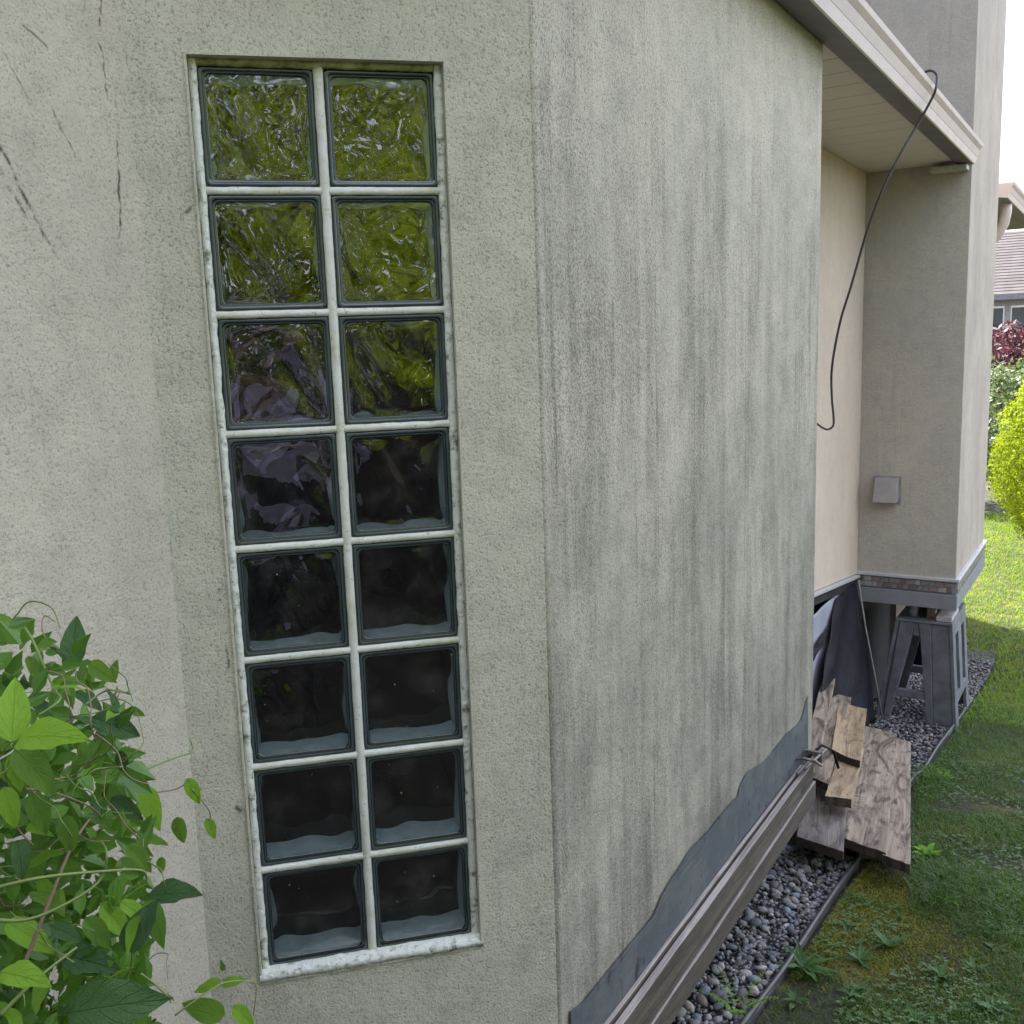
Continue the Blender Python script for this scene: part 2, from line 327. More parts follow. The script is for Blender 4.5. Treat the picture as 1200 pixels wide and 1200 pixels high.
# fabric mesh
m, n, l, b = newmat('fibreglass_mesh')
v = nmap(n, l, (1, 1, 1), (0, 0, R(-45)))
sx = n.new('ShaderNodeSeparateXYZ'); l.new(v, sx.inputs[0])
wa = nmath(n, l, 'SINE', nmath(n, l, 'MULTIPLY', nmath(n, l, 'ADD', sx.outputs['X'], sx.outputs['Z']), 1400.0)); wb = nmath(n, l, 'SINE', nmath(n, l, 'MULTIPLY', nmath(n, l, 'SUBTRACT', sx.outputs['X'], sx.outputs['Z']), 1400.0))
w_ = nmath(n, l, 'MAXIMUM', wa, wb); f = nnoise(n, l, v, 9, 6, 0.68)
c = nmix(n, l, nramp(n, l, w_, [(0.2, 0), (0.9, 1)]), (0.05, 0.062, 0.067), (0.105, 0.125, 0.135))
sp = nnoise(n, l, nmap(n, l, (38, 38, 16)), 1, 3, 0.5)
c = nmix(n, l, nramp(n, l, sp, [(0.62, 0), (0.68, 1)]), c, (0.02, 0.022, 0.02))
l.new(nmix(n, l, nramp(n, l, f, [(0.45, 0), (0.65, 0.55)]), c, (0.17, 0.178, 0.155)), b.inputs['Base Color']); b.inputs['Roughness'].default_value = 0.8
l.new(nbump(n, l, w_, 0.0008), b.inputs['Normal']); M['mesh'] = m

# lawn soil / moss
m, n, l, b = newmat('lawn_ground')
v = nmap(n, l); f1 = nnoise(n, l, v, 3.2, 6, 0.65); f2 = nnoise(n, l, v, 40, 5, 0.7); f3 = nnoise(n, l, v, 1.1, 3, 0.5)
c = nramp(n, l, f2, [(0.3, (0.008, 0.009, 0.005)), (0.5, (0.022, 0.03, 0.009)), (0.7, (0.07, 0.065, 0.02))])
c = nmix(n, l, nramp(n, l, f1, [(0.50, 0), (0.62, 0.8)]), c, nramp(n, l, f2, [(0.3, (0.07, 0.055, 0.02)), (0.7, (0.20, 0.17, 0.03))]))
c = nmix(n, l, nramp(n, l, f3, [(0.55, 0), (0.7, 0.7)]), c, (0.05, 0.042, 0.02))
l.new(c, b.inputs['Base Color']); b.inputs['Roughness'].default_value = 0.95; l.new(nbump(n, l, f2, 0.02), b.inputs['Normal']); M['lawn'] = m
m, n, l, b = newmat('gravel_ground')
v = nmap(n, l); f2 = nnoise(n, l, v, 90, 4, 0.7)
vo = n.new('ShaderNodeTexVoronoi'); vo.inputs['Scale'].default_value = 70; l.new(v, vo.inputs['Vector'])
c = nmix(n, l, nramp(n, l, vo.outputs['Distance'], [(0.0, 0), (0.55, 1)]), vo.outputs['Color'], (0.02, 0.018, 0.016))
hs = n.new('ShaderNodeHueSaturation'); hs.inputs['Saturation'].default_value = 0.12; hs.inputs['Value'].default_value = 0.3; l.new(c, hs.inputs['Color'])
l.new(hs.outputs[0], b.inputs['Base Color']); b.inputs['Roughness'].default_value = 0.85
l.new(nbump(n, l, nmath(n, l, 'SUBTRACT', 1.0, vo.outputs['Distance']), 0.012), b.inputs['Normal']); M['gravel'] = m
def stone_mat(name, c, sp):
    m, n, l, b = newmat(name)
    v = nmap(n, l); f = nnoise(n, l, v, 45, 5, 0.65)
    oi = n.new('ShaderNodeObjectInfo')
    base = nmix(n, l, oi.outputs['Random'], tuple(x*0.6 for x in c), tuple(min(1, x*1.55) for x in c))
    l.new(nmix(n, l, nramp(n, l, f, [(0.45, 0), (0.75, 0.6)]), base, sp), b.inputs['Base Color'])
    b.inputs['Roughness'].default_value = 0.62; l.new(nbump(n, l, f, 0.002), b.inputs['Normal']); return m
STONES = [stone_mat('stone_blue_grey', (0.17, 0.195, 0.23), (0.2, 0.2, 0.2)), stone_mat('stone_grey', (0.22, 0.22, 0.21), (0.09, 0.07, 0.07)),
          stone_mat('stone_dark', (0.10, 0.10, 0.105), (0.16, 0.12, 0.12)), stone_mat('stone_brown', (0.19, 0.16, 0.13), (0.11, 0.08, 0.07)), stone_mat('stone_pale', (0.38, 0.37, 0.35), (0.24, 0.18, 0.17))]

def leaf_mat(name, c1, c2, veins=False, trans=0.3, rough=0.45, nsc=6, spots=False):
    m, n, l, b = newmat(name)
    oi = n.new('ShaderNodeObjectInfo'); v = nmap(n, l)
    geo = n.new('ShaderNodeNewGeometry')
    f = nnoise(n, l, geo.outputs['Position'], nsc, 4, 0.6)
    f = nmath(n, l, 'ADD', nmath(n, l, 'MULTIPLY', f, 0.6), nmath(n, l, 'MULTIPLY', nmath(n, l, 'ADD', oi.outputs['Random'], geo.outputs['Random Per Island']), 0.2))
    c = nramp(n, l, f, [(0.25, c1), (0.75, c2)])
    nb = None
    if veins:
        uv = n.new('ShaderNodeUVMap'); s = n.new('ShaderNodeSeparateXYZ'); l.new(uv.outputs[0], s.inputs[0])
        av = nmath(n, l, 'ABSOLUTE', s.outputs['Y'])
        mid = nramp(n, l, av, [(0.0, 1), (0.05, 0)])
        lat = nmath(n, l, 'FRACT', nmath(n, l, 'SUBTRACT', nmath(n, l, 'MULTIPLY', s.outputs['X'], 5.0), nmath(n, l, 'MULTIPLY', av, 1.9)))
        latm = nmath(n, l, 'ABSOLUTE', nmath(n, l, 'SUBTRACT', lat, 0.5))
        vm = nmath(n, l, 'MAXIMUM', mid, nmath(n, l, 'MULTIPLY', nramp(n, l, latm, [(0.0, 1), (0.07, 0)]), 0.6))
        c = nmix(n, l, nmath(n, l, 'MULTIPLY', vm, 0.35), c, tuple(min(1, x*2.0+0.03) for x in c2))
        nb = nbump(n, l, nmath(n, l, 'SUBTRACT', nnoise(n, l, v, 60, 3), nmath(n, l, 'MULTIPLY', vm, 0.8)), 0.0015)
        l.new(nb, b.inputs['Normal'])
    if spots:
        sp = n.new('ShaderNodeTexVoronoi'); sp.inputs['Scale'].default_value = 220; l.new(v, sp.inputs['Vector'])
        c = nmix(n, l, nramp(n, l, sp.outputs['Distance'], [(0.16, 0.8), (0.24, 0)]), c, (0.35, 0.38, 0.3))
    l.new(c, b.inputs['Base Color']); b.inputs['Roughness'].default_value = rough
    tr = n.new('ShaderNodeBsdfTranslucent'); l.new(nmix(n, l, 0.5, c, tuple(min(1, x*1.6) for x in c2)), tr.inputs['Color'])
    ms = n.new('ShaderNodeMixShader'); ms.inputs[0].default_value = trans
    l.new(b.outputs[0], ms.inputs[1]); l.new(tr.outputs[0], ms.inputs[2]); l.new(ms.outputs[0], n['Material Output'].inputs['Surface'])
    return m
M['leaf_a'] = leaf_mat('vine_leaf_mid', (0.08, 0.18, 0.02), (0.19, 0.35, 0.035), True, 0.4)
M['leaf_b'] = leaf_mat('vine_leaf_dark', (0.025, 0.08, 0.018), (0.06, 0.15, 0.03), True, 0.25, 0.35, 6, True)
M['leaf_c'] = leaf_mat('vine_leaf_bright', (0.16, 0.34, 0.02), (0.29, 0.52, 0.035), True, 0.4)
M['stem'] = simple('vine_stem_green', (0.16, 0.22, 0.06), 0.5)
M['stem_br'] = simple('vine_stem_brown', (0.20, 0.13, 0.09), 0.6)
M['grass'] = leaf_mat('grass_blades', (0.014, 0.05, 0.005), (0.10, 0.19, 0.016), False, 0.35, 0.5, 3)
M['grass_sun'] = leaf_mat('sunlit_grass', (0.08, 0.17, 0.006), (0.20, 0.30, 0.012), False, 0.4, 0.6, 2)  # brighter, yellower copy of the grass: sunlight painted into the colour
M['moss'] = leaf_mat('moss_tufts', (0.04, 0.05, 0.008), (0.22, 0.21, 0.018), False, 0.2, 0.9, 12)
M['weed'] = leaf_mat('weed_leaf', (0.05, 0.115, 0.025), (0.10, 0.20, 0.05), True, 0.3, 0.5, 8)
M['cedar'] = leaf_mat('cedar_foliage', (0.085, 0.14, 0.004), (0.27, 0.33, 0.006), False, 0.3, 1.0, 5)
M['shrub'] = leaf_mat('shrub_leaf', (0.035, 0.075, 0.02), (0.12, 0.16, 0.05), False, 0.3, 0.6, 5)
M['redleaf'] = leaf_mat('red_shrub_leaf', (0.03, 0.006, 0.009), (0.10, 0.018, 0.03), False, 0.3, 0.6, 5)
M['hedge'] = leaf_mat('hedge_leaf', (0.11, 0.16, 0.003), (0.31, 0.36, 0.005), False, 0.5, 1.0, 2)
M['bark'] = simple('bark', (0.08, 0.06, 0.045), 0.9, 0, 0.4, 30, 0.01, 40)

# ------------------------------------------------------------------ HOUSE
house = empty('house', (0, 0, 0), 'weathered stucco house side with tall glass block window and cantilevered chimney chase', 'house')
def wall_prism(plan, z0, z1, mat, name='wall', parent=None):
    mb = MB(); mb.prism([Vector((p[0], p[1], z0)) for p in plan], (0, 0, z1-z0)); return mb.build(name, mat, parent or house)
def pl(a, o): p = P(a, o, 0); return (p.x, p.y)
e_o = P(0, 1, 0)-P(0, 0, 0); e_a = P(1, 0, 0)-P(0, 0, 0)
ZB, ZS = -2.115, 0.477
# left wall (same plane as the recess, o = -0.48), x from crease leftwards
CR = P(-0.48+0.0, -0.4725, 0)   # near the crease
cx = -0.301; a_cr, o_cr = AO(cx, -0.02)
wall_prism([pl(a_cr, o_cr), pl(-3.6, o_cr), pl(-3.6, o_cr-0.15), pl(a_cr+0.13, o_cr-0.15)], ZB, ZS, M['stucco_left'])
# window wall with its opening
OX0, OX1, OZ0, OZ1 = -0.2085, 0.2095, -1.634, 0.0045
bmw = MB()
xs = [cx, OX0, OX1, KX-0.0065]; zs = [ZB, OZ0, OZ1, ZS]; Y0 = -0.02
for i in range(3):
    for j in range(3):
        if i == 1 and j == 1: continue
        bmw.quad((xs[i], Y0, zs[j]), (xs[i+1], Y0, zs[j]), (xs[i+1], Y0, zs[j+1]), (xs[i], Y0, zs[j+1]))
YB = 0.10
for (x0, z0, x1, z1) in ((OX0, OZ0, OX1, OZ0), (OX1, OZ0, OX1, OZ1), (OX1, OZ1, OX0, OZ1), (OX0, OZ1, OX0, OZ0)):
    bmw.quad((x0, Y0, z0), (x0, YB, z0), (x1, YB, z1), (x1, Y0, z1))
w1 = bmw.build('wall', M['stucco_front'], house, bevel=-1)
bm = bmesh.new(); bm.from_mesh(w1.data)
ed = [e for e in bm.edges if len(e.link_faces) == 2 and e.calc_face_angle(0) > 1 and all(abs(v.co.y-Y0) < 1e-4 for v in e.verts)]
bmesh.ops.bevel(bm, geom=ed, offset=0.0035, segments=2, affect='EDGES'); bm.to_mesh(w1.data); bm.free()
# side wall: rounded bead at the corner, return at the end
arc = []
cc = Vector((KX-0.016*math.tan(R(22.5)), Y0+0.016))
for k in range(13):
    t = R(-90 + 45*k/12); arc.append((cc.x+0.016*math.cos(t), cc.y+0.016*math.sin(t)))
plan = arc + [pl(1.875, 0), pl(1.885, -0.004), pl(1.89, -0.014), pl(1.89, -0.62), pl(1.75, -0.62), pl(1.75, -0.13), pl(0.05, -0.13)]
mb = MB(); NZ = 40
for k in range(NZ):   # subdivided in height so the corner bead can wander a little
    pass
side = wall_prism(plan, ZB+0.002, ZS+0.001, M['stucco_side'])
# blank core behind the window wall and the bay's interior so no light leaks
wall_prism([(cx, 0.101), (KX+0.02, 0.101), pl(0.2, -0.45), pl(-0.3, -0.7)], ZB+0.004, ZS-0.004, M['dark'], 'core')
# recess wall
A1, A2 = 4.70, 5.985
mb = MB(); mb.prism([P(1.892, -0.481, -1.62), P(A1-0.002, -0.481, -1.945), P(A1-0.002, -0.481, ZS-0.001), P(1.892, -0.481, ZS-0.001)], e_o*-0.139); mb.build('wall', M['stucco_smooth'], house)
# trim and flashing under the recess wall
mb = MB(); mb.prism([P(1.9, -0.456, -1.623), P(A1-0.03, -0.456, -1.945), P(A1-0.03, -0.456, -1.963), P(1.9, -0.456, -1.645)], e_o*-0.03); mb.build('flashing', M['flash'], house, bevel=0.003)
mb = MB(); mb.prism([P(1.9, -0.476, -1.648), P(A1-0.03, -0.476, -1.966), P(A1-0.03, -0.476, -2.02), P(1.9, -0.476, -1.70)], e_o*-0.04); mb.build('trim', M['dark'], house)
# chimney chase: tall cantilevered box
OC = 0.088
mb = MB(); mb.prism([P(A1, -0.9, -1.93), P(A1, OC, -1.93), P(A2, OC, -1.93), P(A2, -0.9, -1.93)], (0, 0, 6.6)); mb.build('chimney_chase', M['stucco_chase'], house, bevel=0.006)
# the front face of the chase has its own smoother, greyer render coat
mb = MB(); mb.box(P(A1-0.003, -0.197, -0.10), (P(0.002, 0, 0)-P(0, 0, 0)), (P(0, 0.283, 0)-P(0, 0, 0)), (0, 0, 1.83)); mb.build('render_coat', stucco('stucco_coat', (0.46, 0.415, 0.35), (0.2, 0.19, 0.18), 0.4, 0.7, (0.41, 0.375, 0.33)), house)
mb = MB(); mb.box(P(A1-0.003, -0.197, 3.20), (P(0.002, 0, 0)-P(0, 0, 0)), (P(0, 0.283, 0)-P(0, 0, 0)), (0, 0, 1.465)); mb.build('render_coat', M['stucco_upper'], house)
# base of the chase: cap trim, tile band, grey fascia
def band(z0, z1, out, mat, name, bev=0.003):
    mb = MB(); mb.prism([P(A1-out, -0.485, z0), P(A1-out, OC+out, z0), P(A2+out, OC+out, z0), P(A2+out, OC-0.3, z0), P(A1+0.2, OC-0.3, z0), P(A1+0.2, -0.485, z0)], (0, 0, z1-z0))
    return mb.build(name, mat, house, bevel=bev)
band(-1.945, -1.926, 0.022, M['flash'], 'trim')
band(-2.022, -1.947, 0.006, M['trim_grey'], 'tile_backing')
band(-2.118, -2.024, 0.012, M['trim_grey'], 'fascia')
mb = MB(); mb.prism([P(A1+0.01, -0.9, -2.105), P(A1+0.01, OC-0.01, -2.105), P(A2-0.01, OC-0.01, -2.105), P(A2-0.01, -0.9, -2.105)], (0, 0, 0.15)); mb.build('floor_deck', M['ply'], house)
tm = [simple('tile_'+nm, c, 0.4, 0, 0.25, 60) for nm, c in (('grey', (0.17, 0.16, 0.16)), ('pale', (0.27, 0.26, 0.24)), ('brown', (0.13, 0.10, 0.095)), ('rose', (0.19, 0.14, 0.135)))]
def boxmesh(name, sx, sy, sz, mat, bev):
    mb = MB(); mb.box((0, 0, 0), (sx/2, 0, 0), (0, sy/2, 0), (0, 0, sz/2)); me = mb.mesh(name, mat)
    bm = bmesh.new(); bm.from_mesh(me); bmesh.ops.recalc_face_normals(bm, faces=bm.faces)
    if bev: bmesh.ops.bevel(bm, geom=list(bm.edges), offset=bev, segments=1, affect='EDGES')
    bm.to_mesh(me); bm.free(); return me
tmesh = [boxmesh('tile', w, 0.006, 0.030, mt, 0.0015) for mt in tm for w in (0.046, 0.029)]
def tile(me, loc, rz):
    o = link('tile', me, house, loc); o.rotation_euler = (0, 0, rz)
for row in range(2):
    z = -1.966 - 0.034*row; q = -0.472
    while q < OC-0.01:
        k = rnd.randrange(8); w = 0.046 if k % 2 == 0 else 0.029
        if q+w > OC: break
        tile(tmesh[k], P(A1-0.010, q+w/2, z), R(-45)); q += w+0.004
    q = A1
    while q < A2-0.02:
        k = rnd.randrange(8); w = 0.046 if k % 2 == 0 else 0.029
        tile(tmesh[k], P(q+w/2, OC+0.010, z), R(45)); q += w+0.004
# vent hood on the chase face
c0 = P(A1-0.006, -0.315, -1.405)
mb = MB()
pr_ = [c0+Vector((0, 0, 0.075)), c0-e_a*0.035+Vector((0, 0, 0.07)), c0-e_a*0.085-Vector((0, 0, 0.07)), c0-Vector((0, 0, 0.07))]
mb.prism([p-e_o*0.068 for p in pr_], e_o*0.136)
vh = mb.build('vent_hood', simple('vent_paint', (0.27, 0.245, 0.235), 0.5, 0, 0.15), house, bevel=0.003)
mb = MB(); mb.box(c0-e_a*0.001+Vector((0, 0, 0.0)), e_a*0.003, e_o*0.08, (0, 0, 0.085)); mb.build('vent_flange', simple('vent_flange_paint', (0.25, 0.23, 0.22), 0.55), house)
# second storey wall and roofs
wall_prism([pl(-3.6, -0.60), pl(-3.6, -0.75), pl(A1-0.01, -0.75), pl(A1-0.01, -0.60)], 0.62, 4.5, M['stucco_upper'])
mb = MB()   # main hip roof
mb.prism([P(-3.9, -0.3, 4.45), P(A1-0.02, -0.3, 4.45), P(A1-0.02, -0.3, 4.5), P(-3.9, -0.3, 4.5)], (0, 0, 0.01))
mb.prism([P(-3.9, -0.28, 4.5), P(-3.9, -4.5, 6.2), P(-3.9, -8.5, 4.5)], P(8.58, 0, 0)-P(0, 0, 0)); mb.build('roof', M['roof'], house)
mb = MB()   # small lean-to roof over the bay and the recess
mb.prism([P(-0.4, 0.10, 0.545), P(-0.4, -0.6, 0.83), P(-0.4, -0.6, 0.70), P(-0.4, -0.2, 0.50), P(-0.4, 0.10, 0.50)], P(5.09, 0, 0)-P(0, 0, 0)); mb.build('roof', M['roof'], house)
mb = MB()
mb.box(P(2.0, -0.05, 0.487), e_a*2.69, e_o*0.09, (0, 0, 0.009)); mb.build('fascia_board', M['gutter_dark'], house)
# soffit panels over the recess
a = 1.894; i = 0
while a < A1-0.01:
    w = min(0.2, A1-0.004-a); mb = MB()
    mb.box(P(a+w/2, -0.24, 0.470), e_a*(w/2-0.0035), e_o*0.238, (0, 0, 0.006)); mb.build('soffit_panel', M['soffit'], house, bevel=0.002); a += 0.2; i += 1
# gutter: ogee-like profile with two grooves
def gutter(a0, a1, dz=0.0, cap=True):
    prof = [(0.010, 0.452), (0.100, 0.438), (0.106, 0.441), (0.118, 0.472), (0.1150, 0.4735), (0.1165, 0.4765), (0.131, 0.506), (0.1280, 0.5075), (0.1295, 0.5105), (0.143, 0.525), (0.149, 0.540), (0.141, 0.545), (0.134, 0.540), (0.03, 0.540)]
    mb = MB(); k = len(prof); n0 = 0
    for a_ in (a0, a1): mb.v += [tuple(P(a_, o, z+dz)) for o, z in prof]
    for i in range(k):
        j = (i+1) % k; mb.f.append((i, j, k+j, k+i)); mb.m.append(1 if i in (0, 3, 4, 6, 7) else 0)  # underside and grooves get the dark copy: shade painted into the colour
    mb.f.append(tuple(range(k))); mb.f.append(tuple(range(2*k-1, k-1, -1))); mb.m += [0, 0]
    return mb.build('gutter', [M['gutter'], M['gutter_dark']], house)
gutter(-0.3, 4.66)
mb = MB(); mb.box(P(4.64, -0.02, 0.425), e_a*0.05, e_o*0.095, (0, 0, 0.014)); mb.build('gutter_bracket', simple('bracket_paint', (0.40, 0.43, 0.36), 0.5), house, bevel=0.003)
# far part of the house, one storey, and its eave with gutter and downpipe
wall_prism([pl(A2+0.003, -0.9), pl(8.9, -0.9), pl(8.9, -3.2), pl(A2+0.003, -3.2)], -3.3, 0.47, M['stucco_smooth'])
gutter(6.35, 8.95, 0.0)
mb = MB(); mb.prism([P(6.3, 0.01, 0.45), P(6.3, -0.9, 0.45), P(6.3, -2.0, 1.1), P(6.3, 0.01, 0.53)], P(2.7, 0, 0)-P(0, 0, 0)); mb.build('roof', M['gutter_dark'], house)
mb = MB(); mb.tube([P(6.75, 0.06, 0.46), P(6.75, 0.06, 0.38), P(6.76, 0.045, 0.30), P(6.78, 0.0, 0.22), P(6.8, -0.08, 0.14), P(6.8, -0.16, 0.08), P(6.8, -0.6, -0.2), P(6.8, -0.86, -0.3), P(6.8, -0.86, -3.0)], 0.038, 10); mb.build('downpipe', M['gutter'], house, True)
# foundation set back under the cantilevers
wall_prism([pl(-0.45, -0.63), pl(4.2, -0.63), pl(4.2, -0.95), pl(-0.45, -0.95)], -3.2, -1.2, M['dark'], 'foundation')
wall_prism([pl(-3.6, -0.96), pl(A2, -0.96), pl(A2, -8.0), pl(-3.6, -8.0)], -3.4, 4.44, M['stucco_upper'], 'unseen_core')  # solid unseen core added to stop sun leaking through the hollow house
wall_prism([pl(4.2, -0.50), pl(6.2, -0.42), pl(6.2, -0.94), pl(4.2, -0.94)], -3.4, -2.11, M['dark'], 'foundation')
wall_prism([pl(5.6, -0.41), pl(6.2, -0.41), pl(6.2, -0.45), pl(5.6, -0.45)], -3.4, -2.111, M['ply'], 'plywood_panel')
wall_prism([pl(-0.6, -0.62), pl(-3.6, -0.62), pl(-3.6, -0.9), pl(-0.6, -0.9)], -2.6, ZB-0.003, M['dark'], 'foundation')
mb = MB(); mb.prism([P(-0.4, -0.48, -2.112), P(0.05, -0.02, -2.112), P(1.86, -0.02, -2.112), P(1.86, -0.6, -2.112)], (0, 0, 0.03)); mb.build('floor_deck', M['ply'], house)

# ------------------------------------------------------------------ the window: mortar grid > 16 glass blocks
PI_ = 0.2032
win = empty('glass_block_window', (0, 0, 0))
win.parent = house; win.name = 'window'
mort = MB()
def mbox(mb, x0, x1, z0, z1, y0, y1, m=0):
    mb.box(((x0+x1)/2, (y0+y1)/2, (z0+z1)/2), ((x1-x0)/2, 0, 0), (0, (y1-y0)/2, 0), (0, 0, (z1-z0)/2), m)
def wobbly_bar(x0, x1, z0, z1, yf, yb, mat, name, amp, horiz, seg=60):
    """a bar of mortar whose edges and face wander, finished by hand"""
    mb = MB(); ring = []
    for i in range(seg+1):
        t = i/seg; w = []
        for k, (s, q) in enumerate(((-1, 0), (-0.72, 1), (0.72, 1), (1, 0))):
            if horiz: p = Vector((x0+(x1-x0)*t, 0, (z0+z1)/2 + s*(z1-z0)/2))
            else: p = Vector(((x0+x1)/2 + s*(x1-x0)/2, 0, z0+(z1-z0)*t))
            nz = mn.noise(Vector((p.x*31+k*7, k*3.1, p.z*31)))*amp + mn.noise(Vector((p.x*110, k*5.1, p.z*110)))*amp*0.5
            if horiz: p.z += nz
            else: p.x += nz
            p.y = (yf if q else yb) + mn.noise(Vector((p.x*50, 9, p.z*50)))*amp*0.6
            w.append(p)
        ring.append(w)
    for i in range(seg):
        for k in range(3):
            mb.quad(ring[i][k], ring[i+1][k], ring[i+1][k+1], ring[i][k+1])
    o = mb.build(name, mat, None, True, 0); o.parent = win; return o
TOP, BOT = 0.0, -PI_*8+0.002
mbx = MB(); mbox(mbx, OX0+0.001, OX1-0.001, OZ0+0.001, OZ1-0.001, 0.0835, 0.098); o = mbx.build('mortar_bed', M['dark'], None); o.parent = win
mbx = MB()   # recessed bed between blocks
for i in range(1, 8): mbox(mbx, OX0+0.001, OX1-0.001, -PI_*i-0.0058, -PI_*i+0.0058, 0.006, 0.083)
mbox(mbx, -0.0068, 0.0068, BOT-0.003, -0.001, 0.0065, 0.0825); o = mbx.build('mortar_bed', M['white'], None); o.parent = win
for i in range(1, 8): wobbly_bar(OX0+0.006, OX1-0.006, -PI_*i-0.0072, -PI_*i+0.0072, -0.0035, 0.004, M['white'], 'mortar_joint', 0.0013, True)
wobbly_bar(-0.0088, 0.0088, BOT, -0.001, -0.0038, 0.004, M['white'], 'mortar_joint', 0.0014, False, 150)
wobbly_bar(OX0-0.001, -0.1945, BOT-0.004, OZ1-0.001, -0.0060, 0.003, M['caulk'], 'caulk', 0.0022, False, 200)
wobbly_bar(0.1945, OX1+0.001, BOT-0.004, OZ1-0.001, -0.0060, 0.003, M['caulk'], 'caulk', 0.0022, False, 200)
wobbly_bar(OX0, OX1, -0.0065, OZ1+0.0015, -0.0058, 0.004, M['mosscaulk'], 'caulk', 0.0026, True, 80)
wobbly_bar(OX0-0.004, OX1+0.004, OZ0-0.003, -1.6165, -0.0245, 0.004, M['caulk'], 'caulk', 0.0030, True, 90)

def rrect(hx, hz, r, y, n=4):
    pts = []
    for cxs, czs, t0 in ((1, 1, 0), (-1, 1, 90), (-1, -1, 180), (1, -1, 270)):
        for k in range(n+1):
            t = R(t0+90*k/n); pts.append((cxs*(hx-r)+r*math.cos(t), y, czs*(hz-r)+r*math.sin(t)))
    return pts
def wave(x, z, sd_):
    # pressed wave pattern: crossing diagonals radiating from the middle
    s = 0.62*math.sin(50*(x+z)+sd_+1.6*math.sin(30*x+sd_)) + 0.62*math.sin(50*(x-z)+1.7*sd_+1.6*math.sin(27*z))
    s += 0.6*mn.noise(Vector((x*24, z*24, sd_*3))) + 0.06*math.sin(115*z+1.8*math.sin(60*x+sd_))
    return s
def block_mesh(seed):
    mb = MB(); hx, hz = 0.0938, 0.0955
    loops = [(hx, hz, 0.003, 0.008, 0.020), (hx, hz, 0.004, 0.0015, None), (hx-0.003, hz-0.003, 0.006, -0.0012, None), (hx-0.0065, hz-0.0065, 0.008, -0.0006, None), (hx-0.0085, hz-0.0085, 0.009, 0.0022, None), (hx-0.0105, hz-0.0105, 0.010, 0.0008, None), (hx-0.0125, hz-0.0125, 0.010, 0.0045, None)]
    rings = [rrect(a, b_, r, y) for a, b_, r, y, _ in loops]; k = len(rings[0])
    for q, rg in enumerate(rings): mb.v += rg
    for q in range(len(rings)-1):
        for i in range(k):
            j = (i+1) % k; mb.f.append((q*k+i, q*k+j, (q+1)*k+j, (q+1)*k+i)); mb.m.append(1 if q in (2, 4) else 0)
    # pane slab, front and back wavy
    N = 56; ix, iz = hx-0.0120, hz-0.0120
    for side_, y, amp in ((0, 0.0040, 0.0005), (1, 0.0115, 0.0010)):
        n0 = len(mb.v)
        for i in range(N+1):
            for j in range(N+1):
                x = -ix+2*ix*i/N; z = -iz+2*iz*j/N
                ed_ = min(1, min(ix-abs(x), iz-abs(z))/0.012)
                mb.v.append((x, y - amp*wave(x, z, seed+side_*1.3)*ed_, z))
        for i in range(N):
            for j in range(N):
                q = [n0+i*(N+1)+j, n0+(i+1)*(N+1)+j, n0+(i+1)*(N+1)+j+1, n0+i*(N+1)+j+1]
                mb.f.append(tuple(q if side_ == 0 else q[::-1])); mb.m.append(2)
    # chamber walls
    cxx, czz = hx-0.010, hz-0.010; y0, y1 = 0.0125, 0.076
    c = [(-cxx, -czz), (cxx, -czz), (cxx, czz), (-cxx, czz)]
    for i in range(4):
        (xa, za), (xb, zb) = c[i], c[(i+1) % 4]; mb.quad((xa, y0, za), (xb, y0, zb), (xb, y1, zb), (xa, y1, za), 3)
    for i in range(4):  # frame joining pane to chamber
        pass
    n0 = len(mb.v); N2 = 20
    for i in range(N2+1):
        for j in range(N2+1):
            x = -cxx+2*cxx*i/N2; z = -czz+2*czz*j/N2; mb.v.append((x, y1-0.001-0.001*wave(x, z, seed+4), z))
    for i in range(N2):
        for j in range(N2):
            mb.f.append((n0+i*(N2+1)+j, n0+(i+1)*(N2+1)+j, n0+(i+1)*(N2+1)+j+1, n0+i*(N2+1)+j+1)); mb.m.append(4)
    return mb.mesh('glass_block', [M['rim'], M['rim_in'], M['glass'], M['chamber'], M['backpane']], True)
bms = [block_mesh(s) for s in (0.3, 1.9, 3.4, 5.2)]
for i in range(8):
    for j in range(2):
        o = link('glass_block', bms[(i*3+j*2) % 4], win, ((-0.1016 if j == 0 else 0.1016)+rnd.uniform(-.0006, .0006), rnd.uniform(-0.0006, 0.0006), -0.1016-PI_*i))
        o.rotation_euler = (rnd.uniform(-.010, .010), (R(180) if rnd.random() < 0.4 else 0)+rnd.uniform(-.006, .006), rnd.uniform(-.012, .012))

# ------------------------------------------------------------------ GROUND
mb = MB()
al = [-40, -20, -10, -6, -4.5, -3.5]+[x*0.25-3.25 for x in range(60)]+[12, 13, 15, 20, 30, 60, 150, 300]
ol = [-60, -20, -8, -3, -1.2, -0.6, -0.3]+[x*0.12-0.02 for x in range(24)]+[3, 4, 6, 10, 20, 60, 200]
def gz(a, o):
    w = 0.012*mn.noise(Vector((a*1.7, o*1.7, 0))) if o > 0.15 else 0
    dip = -0.02 if o < 0.10 else 0
    return ground(a)+w+dip
idx = {}
for i, a in enumerate(al):
    for j, o in enumerate(ol): idx[i, j] = len(mb.v); mb.v.append(tuple(P(a, o, gz(a, o))))
for i in range(len(al)-1):
    for j in range(len(ol)-1): mb.f.append((idx[i, j], idx[i, j+1], idx[i+1, j+1], idx[i+1, j])); mb.m.append(0)
lawn = link('lawn', mb.mesh('lawn', M['lawn'], True)); lawn['kind'] = 'structure'
mb = MB()
